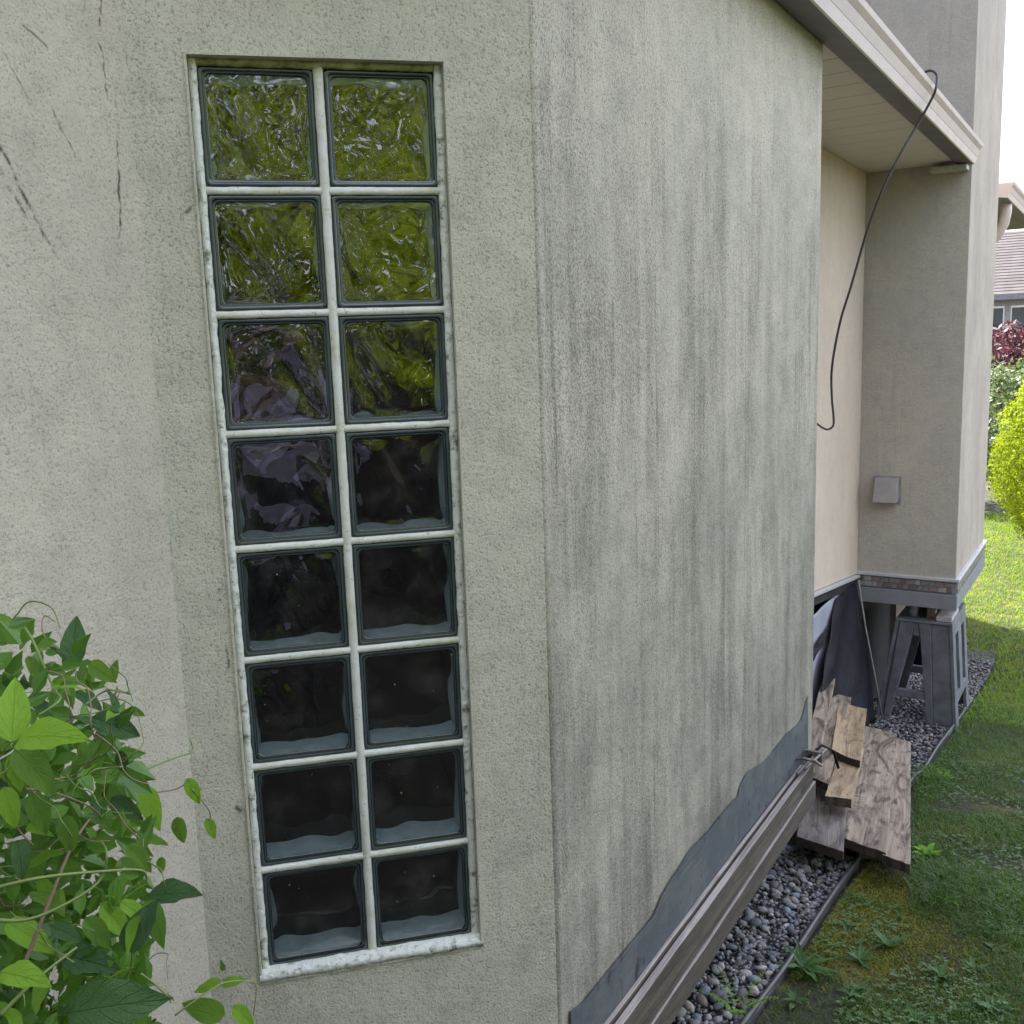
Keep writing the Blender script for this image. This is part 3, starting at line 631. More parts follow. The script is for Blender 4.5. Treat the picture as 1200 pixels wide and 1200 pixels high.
for i in range(30):
    a0, a1 = -0.8+i*0.27, -0.8+(i+1)*0.27
    mb.quad(P(a0, -0.62, ground(a0)+0.0), P(a0, 0.095, ground(a0)+0.0), P(a1, 0.095, ground(a1)+0.0), P(a1, -0.62, ground(a1)+0.0))
gb = mb.build('gravel_bed', M['gravel']); gb['kind'] = 'structure'

mb = MB()
for i in range(16):
    for j in range(22):
        x0, y0 = -2.9+i*0.225, -3.7+j*0.155
        def gq(x, y):
            a, o = AO(x, y); return Vector((x, y, ground(a)+0.03+0.02*mn.noise(Vector((x*5, y*5, 0)))))
        mb.quad(gq(x0, y0), gq(x0+0.225, y0), gq(x0+0.225, y0+0.155), gq(x0, y0+0.155))
o = mb.build('added_soil_bed', simple('dark_soil', (0.025, 0.018, 0.013), 0.95, 0, 0.4, 20, 0.01, 60), None, True); o['kind'] = 'structure'  # unseen dark ground added so the lower glass blocks reflect something dark
# stones
def stone_me(mat, seed):
    bm = bmesh.new(); bmesh.ops.create_icosphere(bm, subdivisions=2, radius=1)
    sx, sy, sz = 1, 0.62+0.3*((seed*37) % 10)/10, 0.45+0.2*((seed*53) % 10)/10
    for v_ in bm.verts:
        d = 1+0.22*mn.noise(v_.co*1.1+Vector((seed*5, 0, 0)))
        v_.co = Vector((v_.co.x*sx*d, v_.co.y*sy*d, v_.co.z*sz*d))
    me = bpy.data.meshes.new('stone'); bm.to_mesh(me); bm.free(); me.materials.append(mat)
    me.polygons.foreach_set('use_smooth', [True]*len(me.polygons)); return me
sm = [stone_me(STONES[(0, 1, 0, 2, 1, 3, 4, 2, 0, 1)[k]], k) for k in range(10)]
rs = random.Random(11)
cnt = 0; placed = []
while cnt < 300:
    a = rs.uniform(0.70, 2.35); o = rs.uniform(-0.26, 0.085)
    big = mn.noise(Vector((a*2.5, o*4, 3)))
    r = rs.uniform(0.011, 0.023) if (a < 1.35 or o < 0.0 or big > 0.2) else rs.uniform(0.009, 0.014)
    if rs.random() < 0.1: r *= 1.35
    if any((a-x)**2+(o-y)**2 < (0.72*(r+q))**2 for x, y, q in placed): continue
    placed.append((a, o, r))
    ob = link('stone', sm[rs.randrange(10)], gb, P(a, o, ground(a)+r*0.42)+Vector((0, 0, rs.uniform(0, 0.008)))); ob.scale = (r,)*3
    ob.rotation_euler = (rs.uniform(-.4, .4), rs.uniform(-.4, .4), rs.uniform(0, 6.28)); cnt += 1
ico = bmesh.new(); bmesh.ops.create_icosphere(ico, subdivisions=1, radius=1)
iv = np.array([v_.co[:] for v_ in ico.verts]); ifc = np.array([[q.index for q in f.verts] for f in ico.faces]); ico.free()
nr = np.random.RandomState(5)
def scatter_stones(N, af, of, rf, name):
    V = []; F = []; Mi = []; base = 0
    for k in range(N):
        a, o, r = af(), of(), rf(); sc3 = r*nr.uniform(0.6, 1.25, 3)*np.array([1, 1, 0.7])
        th = nr.uniform(0, 6.28); cs, sn = math.cos(th), math.sin(th)
        pv = iv*(1+nr.uniform(-.15, .15, (len(iv), 1)))*sc3; pv = np.stack([pv[:, 0]*cs-pv[:, 1]*sn, pv[:, 0]*sn+pv[:, 1]*cs, pv[:, 2]], 1)
        p = P(a, o, ground(a)+r*0.3+nr.uniform(0, 0.01)); V.append(pv+np.array(p)); F.append(ifc+base); Mi += [int(nr.choice(5, p=[.2, .3, .27, .13, .1]))]*len(ifc); base += len(iv)
    me = bpy.data.meshes.new(name); me.from_pydata(np.concatenate(V).tolist(), [], np.concatenate(F).tolist())
    for s in STONES: me.materials.append(s)
    me.polygons.foreach_set('material_index', Mi); me.polygons.foreach_set('use_smooth', [True]*len(Mi)); me.update()
    o = link(name, me, gb); o['kind'] = 'stuff'; return o
scatter_stones(5200, lambda: nr.uniform(0.0, 2.4), lambda: nr.uniform(-0.42, 0.092), lambda: nr.uniform(0.004, 0.011), 'loose_gravel')
scatter_stones(5200, lambda: nr.uniform(2.2, 7.0), lambda: nr.uniform(-0.45, 0.094)+0.0, lambda: nr.uniform(0.007, 0.015), 'loose_gravel')

# lawn edging strip
mb = MB(); pts = []
for i in range(60):
    a = -0.3+i*0.1; o = 0.104+0.012*mn.noise(Vector((a*1.3, 2, 0)))-(0.02 if 2.2 < a < 3.6 else 0)
    pts.append(P(a, o, ground(a)+0.028+0.006*mn.noise(Vector((a*2, 5, 0)))))
mb.tube(pts, 0.009, 8)
for i in range(len(pts)-1): mb.box((pts[i]+pts[i+1])/2-Vector((0, 0, 0.035)), (pts[i+1]-pts[i])/2, e_o*0.003, (0, 0, 0.03))
edg = mb.build('lawn_edging', M['edging'], None, True, -1)
tag(edg, 'thin dark plastic edging strip between the pebbles and the lawn', 'edging')

# ------------------------------------------------------------------ timber beams along the foot of the side wall
NAIL = boxmesh('nail', 0.005, 0.005, 0.002, M['cable'], 0.0008)
def board(name, p0, p1, w, t, mats, tilt=0.0, side=None, label=None, cat=None, group=None, skew=0.0, cup=0.0, taper=1.0, parent=None, rough_end=0.006, seed=0):
    """real board: local x along its length, y its width, z up; top face through p0-p1"""
    p0, p1 = Vector(p0), Vector(p1); L = (p1-p0).length; x = (p1-p0)/L
    y = Vector((0, 0, 1)).cross(x).normalized(); z = x.cross(y)
    if tilt: y, z = y*math.cos(tilt)+z*math.sin(tilt), z*math.cos(tilt)-y*math.sin(tilt)
    mb = MB(); NX, NY = 26, 6; top = {}; bot = {}
    for i in range(NX+1):
        for j in range(NY+1):
            u_ = i/NX; v_ = j/NY*2-1
            ww = w/2*(1+(taper-1)*u_); xx = u_*L + (skew*v_*w/2)
            if i in (0, NX): xx += rough_end*mn.noise(Vector((j*0.9, seed*3.3, i)))
            yy = v_*ww + (0.0025*mn.noise(Vector((u_*6, seed, j//NY))) if j in (0, NY) else 0)
            zz = -cup*(1-v_*v_) + 0.0012*mn.noise(Vector((u_*9, v_*3, seed)))
            top[i, j] = len(mb.v); mb.v.append((xx, yy, zz)); bot[i, j] = len(mb.v); mb.v.append((xx, yy, zz-t))
    for i in range(NX):
        for j in range(NY):
            mb.f.append((top[i, j], top[i+1, j], top[i+1, j+1], top[i, j+1])); mb.m.append(0)
            mb.f.append((bot[i, j], bot[i, j+1], bot[i+1, j+1], bot[i+1, j])); mb.m.append(0)
        for j, fl in ((0, 0), (NY, 1)):
            q = (top[i, j], bot[i, j], bot[i+1, j], top[i+1, j]); mb.f.append(q if not fl else q[::-1]); mb.m.append(1)
    for i in (0, NX):
        for j in range(NY):
            q = (top[i, j], top[i, j+1], bot[i, j+1], bot[i, j]); mb.f.append(q if i == 0 else q[::-1]); mb.m.append(2)
    me = mb.mesh(name, mats); o = link(name, me)
    mw = Matrix((( x.x, y.x, z.x, p0.x), (x.y, y.y, z.y, p0.y), (x.z, y.z, z.z, p0.z), (0, 0, 0, 1))); o.matrix_world = mw
    md = o.modifiers.new('bevel', 'BEVEL'); md.width = 0.0025; md.segments = 2; md.limit_method = 'ANGLE'; md.angle_limit = R(50)
    if label: tag(o, label, cat, group)
    if name == 'plank' and w > 0.09:
        for xn in (0.035, 0.06, L-0.05):
            for s_ in (-0.3, 0.28):
                q = bpy.data.objects.new('nail', NAIL); col.objects.link(q); q.parent = o; q.location = (xn+abs(skew)*0.0+skew*s_*w, s_*w, -cup*(1-4*s_*s_)+0.0006)
    return o
# standing boards: width vertical
def skirt(name, a0, a1, z0, z1, zb0, zb1, o0, o1, mats, label):
    mb = MB(); NX = 60; ring = []
    for i in range(NX+1):
        t = i/NX; a = a0+(a1-a0)*t; wob = 0.003*mn.noise(Vector((a*3, z0*5, 0)))
        zt = z0+(z1-z0)*t+wob; zb = zb0+(zb1-zb0)*t+0.002*mn.noise(Vector((a*8, z0*9, 2)))
        ring.append([P(a, o0, zb), P(a, o1, zb), P(a, o1+0.002*mn.noise(Vector((a*5, 1, 1))), zt), P(a, o0, zt)])
    n0 = 0
    for r4 in ring: mb.v += [tuple(p) for p in r4]
    for i in range(NX):
        for k in range(4):
            b0 = i*4+k; b1 = i*4+(k+1) % 4; mb.f.append((b0, b1, b1+4, b0+4)); mb.m.append(1 if k == 2 else 0)
    mb.f.append((3, 2, 1, 0)); mb.f.append(tuple(NX*4+k for k in range(4))); mb.m += [0, 2]
    o = mb.build(name, mats, None, False, 0)
    rot = Matrix.Rotation(R(45), 4, 'Z'); o.data.transform(rot.inverted() @ Matrix.Translation(-P(a0, 0, 0))); o.matrix_world = Matrix.Translation(P(a0, 0, 0)) @ rot
    md = o.modifiers.new('bevel', 'BEVEL'); md.width = 0.0025; md.segments = 2; md.limit_method = 'ANGLE'; md.angle_limit = R(50)
    return tag(o, label, 'timber board')
skirt('timber_board', -0.25, 1.74, -1.957, -1.948, -2.062, -2.017, 0.023, 0.042, [M['beam'], M['beam_top'], M['plank_end']], 'upper grey timber board running along the foot of the side wall')
skirt('timber_board', -0.25, 1.765, -2.067, -2.022, -2.140, -2.092, 0.020, 0.046, [M['beam'], M['beam_top'], M['plank_end']], 'lower grey timber board beneath the pale joint line along the side wall')
skirt('timber_board', -0.25, 1.70, -1.949, -1.942, -2.11, -2.09, 0.007, 0.019, [M['beam'], M['beam_top'], M['plank_end']], 'thin pale-edged batten sandwiched between the side wall and the timber boards')

# hardware on the end of the boards
clamp = empty('pipe_clamp', P(1.70, 0.035, -1.93), 'small rusty steel clamp with rods on the far end of the timber boards', 'clamp')
def part(mb, name, mat, par, **k): return mb.build(name, mat, par, **k)
mb = MB(); mb.tube([P(1.58, 0.03, -1.925), P(1.84, 0.05, -1.925)], 0.006, 8); mb.tube([P(1.60, 0.05, -1.912), P(1.80, 0.07, -1.912)], 0.005, 8); part(mb, 'rod', M['steel'], clamp, smooth=True)
mb = MB(); mb.tube([P(1.66, -0.0, -1.91), P(1.66, 0.03, -1.90), P(1.665, 0.07, -1.905), P(1.67, 0.09, -1.92)], 0.005, 8); mb.box(P(1.75, 0.04, -1.925), e_a*0.006, e_o*0.03, (0, 0, 0.02)); part(mb, 'jaw', M['steel'], clamp)
mb = MB(); mb.tube([P(1.72, 0.02, -1.93), P(1.80, 0.055, -1.90), P(1.84, 0.085, -1.93), P(1.86, 0.10, -2.0)], 0.005, 8); part(mb, 'strap', M['black'], clamp, smooth=True)

# mesh membrane on the lower wall
def sheet2d(name, poly, o, t, mat, res=0.02, amp=0.0):
    pp = []
    for (a0_, z0_), (a1_, z1_) in zip(poly, poly[1:]+poly[:1]):
        k_ = max(1, int(math.hypot(a1_-a0_, z1_-z0_)/0.012))
        for q_ in range(k_):
            t_ = q_/k_; a_, z_ = a0_+(a1_-a0_)*t_, z0_+(z1_-z0_)*t_
            if z_ > -2.05: z_ += 0.012*mn.noise(Vector((a_*6, 1, z_*6)))+0.003*mn.noise(Vector((a_*50, 4, z_*50)))
            pp.append((a_, z_))
    poly = pp
    bm = bmesh.new(); vs_ = [bm.verts.new(P(a, o, z)) for a, z in poly]; bm.faces.new(vs_)
    bmesh.ops.triangulate(bm, faces=bm.faces)
    for _ in range(3): bmesh.ops.subdivide_edges(bm, edges=[e for e in bm.edges if e.calc_length() > res*1.5], cuts=1, use_grid_fill=True)
    for v_ in bm.verts: v_.co += e_o*(amp*abs(mn.noise(v_.co*6)))
    me = bpy.data.meshes.new(name); bm.to_mesh(me); bm.free(); me.materials.append(mat)
    ob = link(name, me); s = ob.modifiers.new('solid', 'SOLIDIFY'); s.thickness = t; s.offset = 0
    return ob
me1 = sheet2d('mesh_sheet', [(1.80, -1.73), (1.72, -1.78), (1.36, -1.78), (1.14, -1.755), (1.075, -1.775), (1.06, -1.80), (1.06, -2.09), (1.82, -2.09)], 0.0035, 0.0015, M['mesh'], 0.05, 0.0015)
tag(me1, 'dark grey membrane patch low on the far end of the side wall', 'membrane')
me2 = sheet2d('mesh_sheet', [(1.057, -1.792), (0.865, -1.79), (0.69, -1.778), (0.59, -1.80), (0.50, -1.815), (0.40, -1.857), (0.25, -1.872), (0.12, -1.852), (0.03, -1.83), (0.03, -2.11), (1.057, -2.09)], 0.0055, 0.0015, M['mesh'], 0.05, 0.004)
tag(me2, 'blue grey woven mesh strip rising unevenly above the near timber boards', 'membrane')

# ------------------------------------------------------------------ loose planks
PW = [M['plank'], M['plank'], M['plank_end']]; PT = [M['plank_tan'], M['plank_tan'], M['plank_end']]; PG = [M['plank_grey'], M['plank_grey'], M['plank_end']]
GR = 'loose planks piled beside the wall'
board('plank', P(2.11, 0.115, -2.40), P(3.98, -0.19, -2.66), 0.215, 0.036, PW, label='widest weathered plank of the pile with dark stains', cat='plank', group=GR, skew=0.56, taper=0.95, seed=1, rough_end=0.02)
board('plank', P(2.045, 0.272, -2.396), P(3.86, -0.045, -2.652), 0.098, 0.036, PW, label='weathered plank nearest the lawn, lying against the widest one', cat='plank', group=GR, skew=0.5, seed=2, rough_end=0.02)
board('plank', P(1.99, 0.005, -2.375), P(3.0, -0.22, -2.52), 0.175, 0.036, PG, label='darkest grey plank lying lowest of the pile near the pebbles', cat='plank', group=GR, skew=0.6, seed=3)
board('plank', P(2.33, -0.01, -2.335), P(3.25, -0.16, -2.47), 0.105, 0.038, PT, label='short yellowish plank with nail holes and a pale mark on its end', cat='plank', group=GR, seed=4)
board('plank', P(2.86, -0.105, -2.37), P(3.85, -0.30, -2.49), 0.13, 0.034, PT, tilt=0.06, label='cupped orange-brown plank on top in front of the black sheet', cat='plank', group=GR, skew=0.9, cup=0.008, taper=1.15, seed=5)
board('plank', P(2.52, -0.155, -2.36), P(4.0, -0.40, -2.50), 0.115, 0.034, PW, label='long brown plank close along the side wall, under the narrow batten', cat='plank', group=GR, skew=0.8, seed=6)
board('plank', P(2.66, -0.205, -2.305), P(4.25, -0.52, -2.42), 0.07, 0.034, PW, label='narrow batten leaning deepest against the wall with a broken far end', cat='plank', group=GR, seed=7, rough_end=0.08)
# bearers that hold the pile off the ground
board('wood_bearer', P(2.25, -0.22, ground(2.25)+0.08), P(2.38, 0.22, ground(2.3)+0.08), 0.08, 0.09, PG, label='short dark wood block under the near ends of the planks', cat='wood block', seed=8)
board('wood_bearer', P(3.55, -0.45, ground(3.6)+0.045), P(3.6, 0.0, ground(3.6)+0.045), 0.08, 0.05, PG, label='short dark wood block under the far ends of the planks', cat='wood block', seed=9)

# ------------------------------------------------------------------ sheets hanging under the recess
def hang(name, top, bot, mat, nfold, amp, label, cat, th=0.002):
    """sheet hanging between the polylines top[] and bot[] of (a,o,z)"""
    mb = MB(); NU, NV = 40, 30
    def lerp(pl_, t):
        t *= len(pl_)-1; i = min(int(t), len(pl_)-2); f = t-i; return Vector(pl_[i])*(1-f)+Vector(pl_[i+1])*f
    for i in range(NU+1):
        for j in range(NV+1):
            u_, v_ = i/NU, j/NV; q = lerp(top, u_)*(1-v_)+lerp(bot, u_)*v_
            q.y += amp*math.sin(u_*nfold*6.28+v_*1.5)*(0.25+v_) + 0.012*mn.noise(Vector((u_*6, v_*5, amp*100)))
            mb.v.append(tuple(P(*q)))
    for i in range(NU):
        for j in range(NV):
            q = i*(NV+1)+j; mb.f.append((q, q+1, q+NV+2, q+NV+1)); mb.m.append(0)
    ob = link(name, mb.mesh(name, mat, True)); s = ob.modifiers.new('solid', 'SOLIDIFY'); s.thickness = th
    return tag(ob, label, cat)
hang('black_sheet', [(4.15, -0.475, -1.975), (4.40, -0.47, -1.975), (4.60, -0.462, -1.975)], [(3.35, -0.42, -2.60), (4.0, -0.36, -2.72), (4.62, -0.30, -2.86)], M['black'], 1.6, 0.022, 'black plastic sheet hanging in folds below the recessed wall', 'plastic sheet')
hang('pale_sheet', [(3.2, -0.488, -1.97), (3.7, -0.488, -1.97), (4.35, -0.488, -1.97)], [(3.2, -0.485, -2.62), (3.7, -0.485, -2.62), (4.3, -0.485, -2.7)], simple('pale_board', (0.30, 0.31, 0.36), 0.6, 0, 0.2, 4), 1, 0.004, 'pale grey torn sheathing sheet behind the black plastic under the recess', 'sheathing sheet', 0.004)
hang('black_scrap', [(3.45, -0.478, -2.15), (3.75, -0.476, -2.13), (4.0, -0.476, -2.10)], [(3.45, -0.47, -2.30), (3.7, -0.47, -2.22), (3.98, -0.474, -2.13)], M['black'], 1, 0.004, 'torn black scrap of plastic across the pale sheathing', 'plastic scrap')
mb = MB(); mb.tube([P(4.615, -0.455, -1.965), P(4.62, -0.41, -2.25), P(4.63, -0.35, -2.55), P(4.64, -0.295, -2.85)], 0.006, 8)
tag(mb.build('fold_edge_rod', simple('fold_edge', (0.20, 0.2, 0.19), 0.7), None, True), 'thin pale rod added for the light fold edge of the black sheet', 'fold_edge')  # pale rod put in for the light edge of the sheet's fold

# ------------------------------------------------------------------ sawhorse
A0 = 4.72; zg = ground(4.72)-0.005; HT = 0.655; zt = zg+HT
sh = empty('sawhorse', P(A0+0.3, -0.09, zg), 'dark grey moulded plastic sawhorse standing beneath the chimney chase', 'sawhorse')
def endframe(af, inner):
    def q(o, h, d=0.0): return P(af+d, o, zg+h)
    mb = MB(); mb.prism([q(-0.312, 0), q(-0.274, 0), q(-0.149, 0.575), q(-0.135, HT), q(-0.224, HT)], e_a*0.045); part(mb, 'leg', M['plastic'], sh, bevel=0.006)
    mb = MB(); mb.prism([q(-0.052, 0), q(-0.012, 0), q(-0.044, HT), q(-0.118, HT), q(-0.105, 0.575)], e_a*0.045); part(mb, 'leg', M['plastic'], sh, bevel=0.006)
    mb = MB(); mb.prism([q(-0.238, 0.168, 0.005), q(-0.062, 0.168, 0.005), q(-0.071, 0.215, 0.005), q(-0.226, 0.215, 0.005)], e_a*0.036); part(mb, 'crossbar', M['plastic'], sh, bevel=0.004)
    mb = MB(); mb.prism([q(-0.148, 0.572, 0.004), q(-0.106, 0.572, 0.004), q(-0.118, HT-0.002, 0.004), q(-0.135, HT-0.002, 0.004)], e_a*0.037); part(mb, 'header', M['plastic'], sh, bevel=0.003)
endframe(A0, 0); endframe(A0+0.50, 1)
mb = MB(); mb.prism([P(A0+0.52, -0.235, zg+0.22), P(A0+0.52, -0.065, zg+0.22), P(A0+0.52, -0.10, zg+0.57), P(A0+0.52, -0.15, zg+0.57)], e_a*0.01); part(mb, 'shade_panel', M['black'], sh)  # black panel added to stand for the shade seen through the opening
def sidepanel(of0, ot0, sgn):
    def q(d, h): return P(A0+d, of0+(ot0-of0)*h/HT, zg+h)
    th = e_o*(0.022*sgn)
    for poly, nm in (([(0.0, 0), (0.10, 0), (0.10, HT), (0.0, HT)], 'leg_panel'), ([(0.45, 0), (0.545, 0), (0.545, HT), (0.45, HT)], 'leg_panel'),
                     ([(0.22, 0.205), (0.33, 0.205), (0.33, 0.575), (0.22, 0.575)], 'slat')):
        mb = MB(); mb.prism([q(*p) for p in poly], th); part(mb, nm, M['plastic'], sh, bevel=0.004)
    mb = MB(); mb.prism([q(0.101, 0.145), q(0.449, 0.145), q(0.449, 0.204), q(0.101, 0.204)], th*1.6); part(mb, 'rail', M['plastic'], sh, bevel=0.004)
    mb = MB(); mb.prism([q(0.101, 0.576), q(0.449, 0.576), q(0.449, HT), q(0.101, HT)], th); part(mb, 'rail', M['plastic'], sh, bevel=0.004)
sidepanel(0.123, 0.078, -1); sidepanel(-0.36, -0.25, 1)
for d in (0.0, 0.50):
    mb = MB(); mb.prism([P(A0+d+0.004, -0.010, zg+0.003), P(A0+d+0.004, 0.10, zg+0.003), P(A0+d+0.004, 0.056, zg+HT-0.004), P(A0+d+0.004, -0.042, zg+HT-0.004)], e_a*0.03); part(mb, 'web', M['plastic'], sh, bevel=0.003)
    mb = MB(); mb.prism([P(A0+d+0.012, -0.338, zg+0.003), P(A0+d+0.012, -0.314, zg+0.003), P(A0+d+0.012, -0.228, zg+HT-0.004), P(A0+d+0.012, -0.236, zg+HT-0.004)], e_a*0.03); part(mb, 'web', M['plastic'], sh, bevel=0.003)
mb = MB(); mb.box(P(A0+0.275, -0.085, zg+HT+0.009), e_a*0.28, e_o*0.163, (0, 0, 0.008)); part(mb, 'top_bar', M['plastic'], sh, bevel=0.004)
# blocks and a pipe wedged between the sawhorse and the floor of the chase
zt = zg+HT+0.018; gap = -2.107-zt
mb = MB(); mb.tube([P(A0+0.10, -0.165, zt), P(A0+0.10, -0.165, zt+gap)], 0.030, 16); tag(mb.build('pipe_offcut', simple('grey_pipe', (0.3, 0.3, 0.32), 0.4), None, True, -1), 'short grey pipe offcut standing on top of the sawhorse', 'pipe')
mb = MB(); mb.box(P(A0+0.10, -0.055, zt+gap/2), e_a*0.03, e_o*0.024, (0, 0, gap/2)); tag(mb.build('wood_block', M['plank_tan'], None, False, 0.002), 'tan wood block wedged upright between sawhorse and chase', 'wood block')
mb = MB(); mb.box(P(A0+0.12, -0.11, zt+gap/2), e_a*0.03, e_o*0.02, (0, 0, gap/2)); tag(mb.build('wood_block', M['dark'], None, False, 0.002), 'dark block on the sawhorse between the pipe and the tan block', 'wood block')
mb = MB(); mb.box(P(A0+0.16, 0.025, zt+0.016), e_a*0.14, e_o*0.045, (0, 0, 0.016)); tag(mb.build('wood_block', simple('pale_offcut', (0.42, 0.4, 0.36), 0.7), None, False, 0.004), 'pale flat offcut at the lawn-side edge of the sawhorse', 'wood block')

# ------------------------------------------------------------------ hanging cable
CABLE = [(3.053, 0.10, 0.590), (3.034, 0.135, 0.592), (3.03, 0.160, 0.570), (3.00, 0.164, 0.515), (3.01, 0.146, 0.473), (3.01, 0.09, 0.373), (2.97, 0.03, 0.25), (2.95, -0.03, 0.117), (2.98, -0.09, -0.03), (3.01, -0.16, -0.259), (3.03, -0.21, -0.416), (3.104, -0.26, -0.613), (3.27, -0.3, -0.761), (3.43, -0.33, -0.867), (3.54, -0.36, -0.923), (3.526, -0.39, -0.938), (3.48, -0.43, -0.902), (3.44, -0.45, -0.88)]
pts = [P(*q) for q in CABLE]
def smooth_pts(pts, k=6):
    out = []
    for i in range(len(pts)-1):
        p0, p1, p2, p3 = pts[max(i-1, 0)], pts[i], pts[i+1], pts[min(i+2, len(pts)-1)]
        for j in range(k):
            t = j/k; out.append(0.5*((2*p1)+(-p0+p2)*t+(2*p0-5*p1+4*p2-p3)*t*t+(-p0+3*p1-3*p2+p3)*t**3))
    return out+[pts[-1]]
mb = MB(); mb.tube(smooth_pts(pts), 0.0055, 8); tag(mb.build('cable', M['cable'], None, True), 'thin dark cable looped over the gutter and dangling in front of the recess', 'cable')

# ------------------------------------------------------------------ foliage builders
def leaf_mesh(mat, L=1.0, Wd=0.5, cup=0.25, droop=0.3, notch=0.0, name='leaf', tipw=1.3):
    """leaf along +x, unit length; uv = (u, v in -1..1)"""
    NU, NV = 14, 6; V = []; UV = []
    for i in range(NU+1):
        u_ = i/NU; hw = Wd*2.25*(u_**0.55)*((1-u_)**0.95)*tipw*0.62 + 0.002
        for j in range(NV+1):
            v_ = j/NV*2-1
            x = u_*L - notch*abs(v_)*(1-u_)*0.25; y = v_*hw
            z = cup*abs(v_)*hw - droop*u_*u_ + (0.02*math.sin(u_*13+v_*3)+0.012*math.sin(u_*29-v_*5))*abs(v_)
            V.append((x, y, z)); UV.append((u_, v_))
    F = []
    for i in range(NU):
        for j in range(NV): q = i*(NV+1)+j; F.append((q, q+NV+1, q+NV+2, q+1))
    me = bpy.data.meshes.new(name); me.from_pydata(V, [], F); me.materials.append(mat)
    uvl = me.uv_layers.new(name='UVMap')
    for lp in me.loops: uvl.data[lp.index].uv = UV[lp.vertex_index]
    me.polygons.foreach_set('use_smooth', [True]*len(F)); me.update(); return me
def orient(o, p, d, roll, s):
    q = Vector(d).to_track_quat('X', 'Z'); o.matrix_world = Matrix.Translation(p) @ q.to_matrix().to_4x4() @ Matrix.Rotation(roll, 4, 'X') @ Matrix.Diagonal((s, s, s, 1))

# ------------------------------------------------------------------ climbing vine, lower left
vine = empty('climbing_vine', (-0.62, -0.62, -2.0), 'tangled leafy green climbing vine beside the left wall', 'vine')
def cw(px, py, D):
    """a point of the vine: bearing and height seen from where the photographer stands, at distance D"""
    return CAM + (r_*((px-600)/1162.12)+d_*((py-600)/1162.12)+f_)*D
vl = [leaf_mesh(M['leaf_a'], Wd=0.36), leaf_mesh(M['leaf_a'], Wd=0.30, droop=0.45), leaf_mesh(M['leaf_b'], Wd=0.36, droop=0.2), leaf_mesh(M['leaf_b'], Wd=0.42, droop=0.35, notch=1), leaf_mesh(M['leaf_c'], Wd=0.34, droop=0.25), leaf_mesh(M['leaf_c'], Wd=0.26, droop=0.5)]
rv = random.Random(21); nleaf = 0
def vleaf(p, d, roll, s, k):
    global nleaf
    o = bpy.data.objects.new('leaf', vl[k]); col.objects.link(o); orient(o, p, d, roll, s); mw = o.matrix_world.copy()
    o.parent = vine; o.matrix_parent_inverse = Matrix.Translation(-vine.location); nleaf += 1
# individually placed big leaves (px, py of base, distance, tip px,py, tip distance, kind)
BIG = [((86, 780), 1.08, (87, 723), 0.01, 2), ((13, 870), 0.86, (19, 793), 0.02, 4), ((21, 866), 0.85, (85, 853), -0.03, 4), ((17, 877), 0.86, (65, 927), 0.0, 0),
       ((108, 840), 1.02, (164, 862), 0.02, 2), ((89, 810), 1.06, (120, 829), 0.0, 2), ((93, 883), 1.0, (93, 919), 0.0, 0), ((4, 922), 0.84, (19, 970), 0.0, 4), ((37, 929), 0.9, (56, 977), 0.0, 0),
       ((169, 922), 1.08, (184, 969), -0.02, 4), ((208, 957), 1.18, (213, 990), 0.0, 0), ((219, 912), 1.2, (234, 942), 0, 4), ((242, 959), 1.24, (253, 983), 0, 4), ((190, 1004), 1.1, (187, 1025), 0, 0),
       ((173, 1050), 1.0, (227, 1040), -0.02, 2), ((173, 1055), 0.96, (188, 1104), -0.02, 0), ((78, 1188), 0.86, (180, 1170), -0.02, 2), ((147, 1115), 0.93, (178, 1060), 0.0, 2), ((58, 1148), 0.84, (22, 1192), 0.0, 1),
       ((0, 1140), 0.80, (50, 1143), -0.02, 4), ((260, 1152), 1.26, (226, 1158), 0, 4), ((260, 1154), 1.28, (285, 1146), 0, 4), ((264, 1189), 1.24, (212, 1178), 0, 0), ((273, 1178), 1.24, (298, 1204), 0, 4), ((262, 1138), 1.3, (259, 1126), 0, 0),
       ((130, 935), 1.0, (165, 960), 0, 2), ((120, 900), 1.03, (150, 925), 0, 0), ((75, 955), 0.92, (85, 1000), 0, 0), ((140, 880), 1.05, (147, 908), 0, 2), ((60, 800), 1.06, (95, 795), 0, 0), ((130, 800), 1.08, (135, 775), 0, 0),
       ((20, 985), 0.86, (30, 1030), 0, 2), ((150, 990), 1.0, (178, 1020), 0, 0), ((35, 805), 1.0, (10, 800), 0, 2), ((100, 1075), 0.93, (130, 1110), 0, 0), ((60, 1085), 0.88, (95, 1100), 0, 2), ((150, 830), 1.08, (168, 838), 0, 0)]
for (bx, by), D, (tx, ty), dd, k in BIG:
    p = cw(bx, by, D); t = cw(tx, ty, D+dd); d = t-p
    # turn the broad side to the light/viewer
    o = bpy.data.objects.new('leaf', vl[k]); col.objects.link(o)
    x = d.normalized(); zc = (CAM-p).normalized()+Vector((0, 0, 0.5))+Vector((rv.uniform(-.35, .35),)*3); y = zc.cross(x).normalized(); z = x.cross(y); s = d.length*1.05
    o.matrix_world = Matrix(((x.x*s, y.x*s, z.x*s, p.x), (x.y*s, y.y*s, z.y*s, p.y), (x.z*s, y.z*s, z.z*s, p.z), (0, 0, 0, 1)))
    o.parent = vine; o.matrix_parent_inverse = Matrix.Translation(-vine.location); nleaf += 1
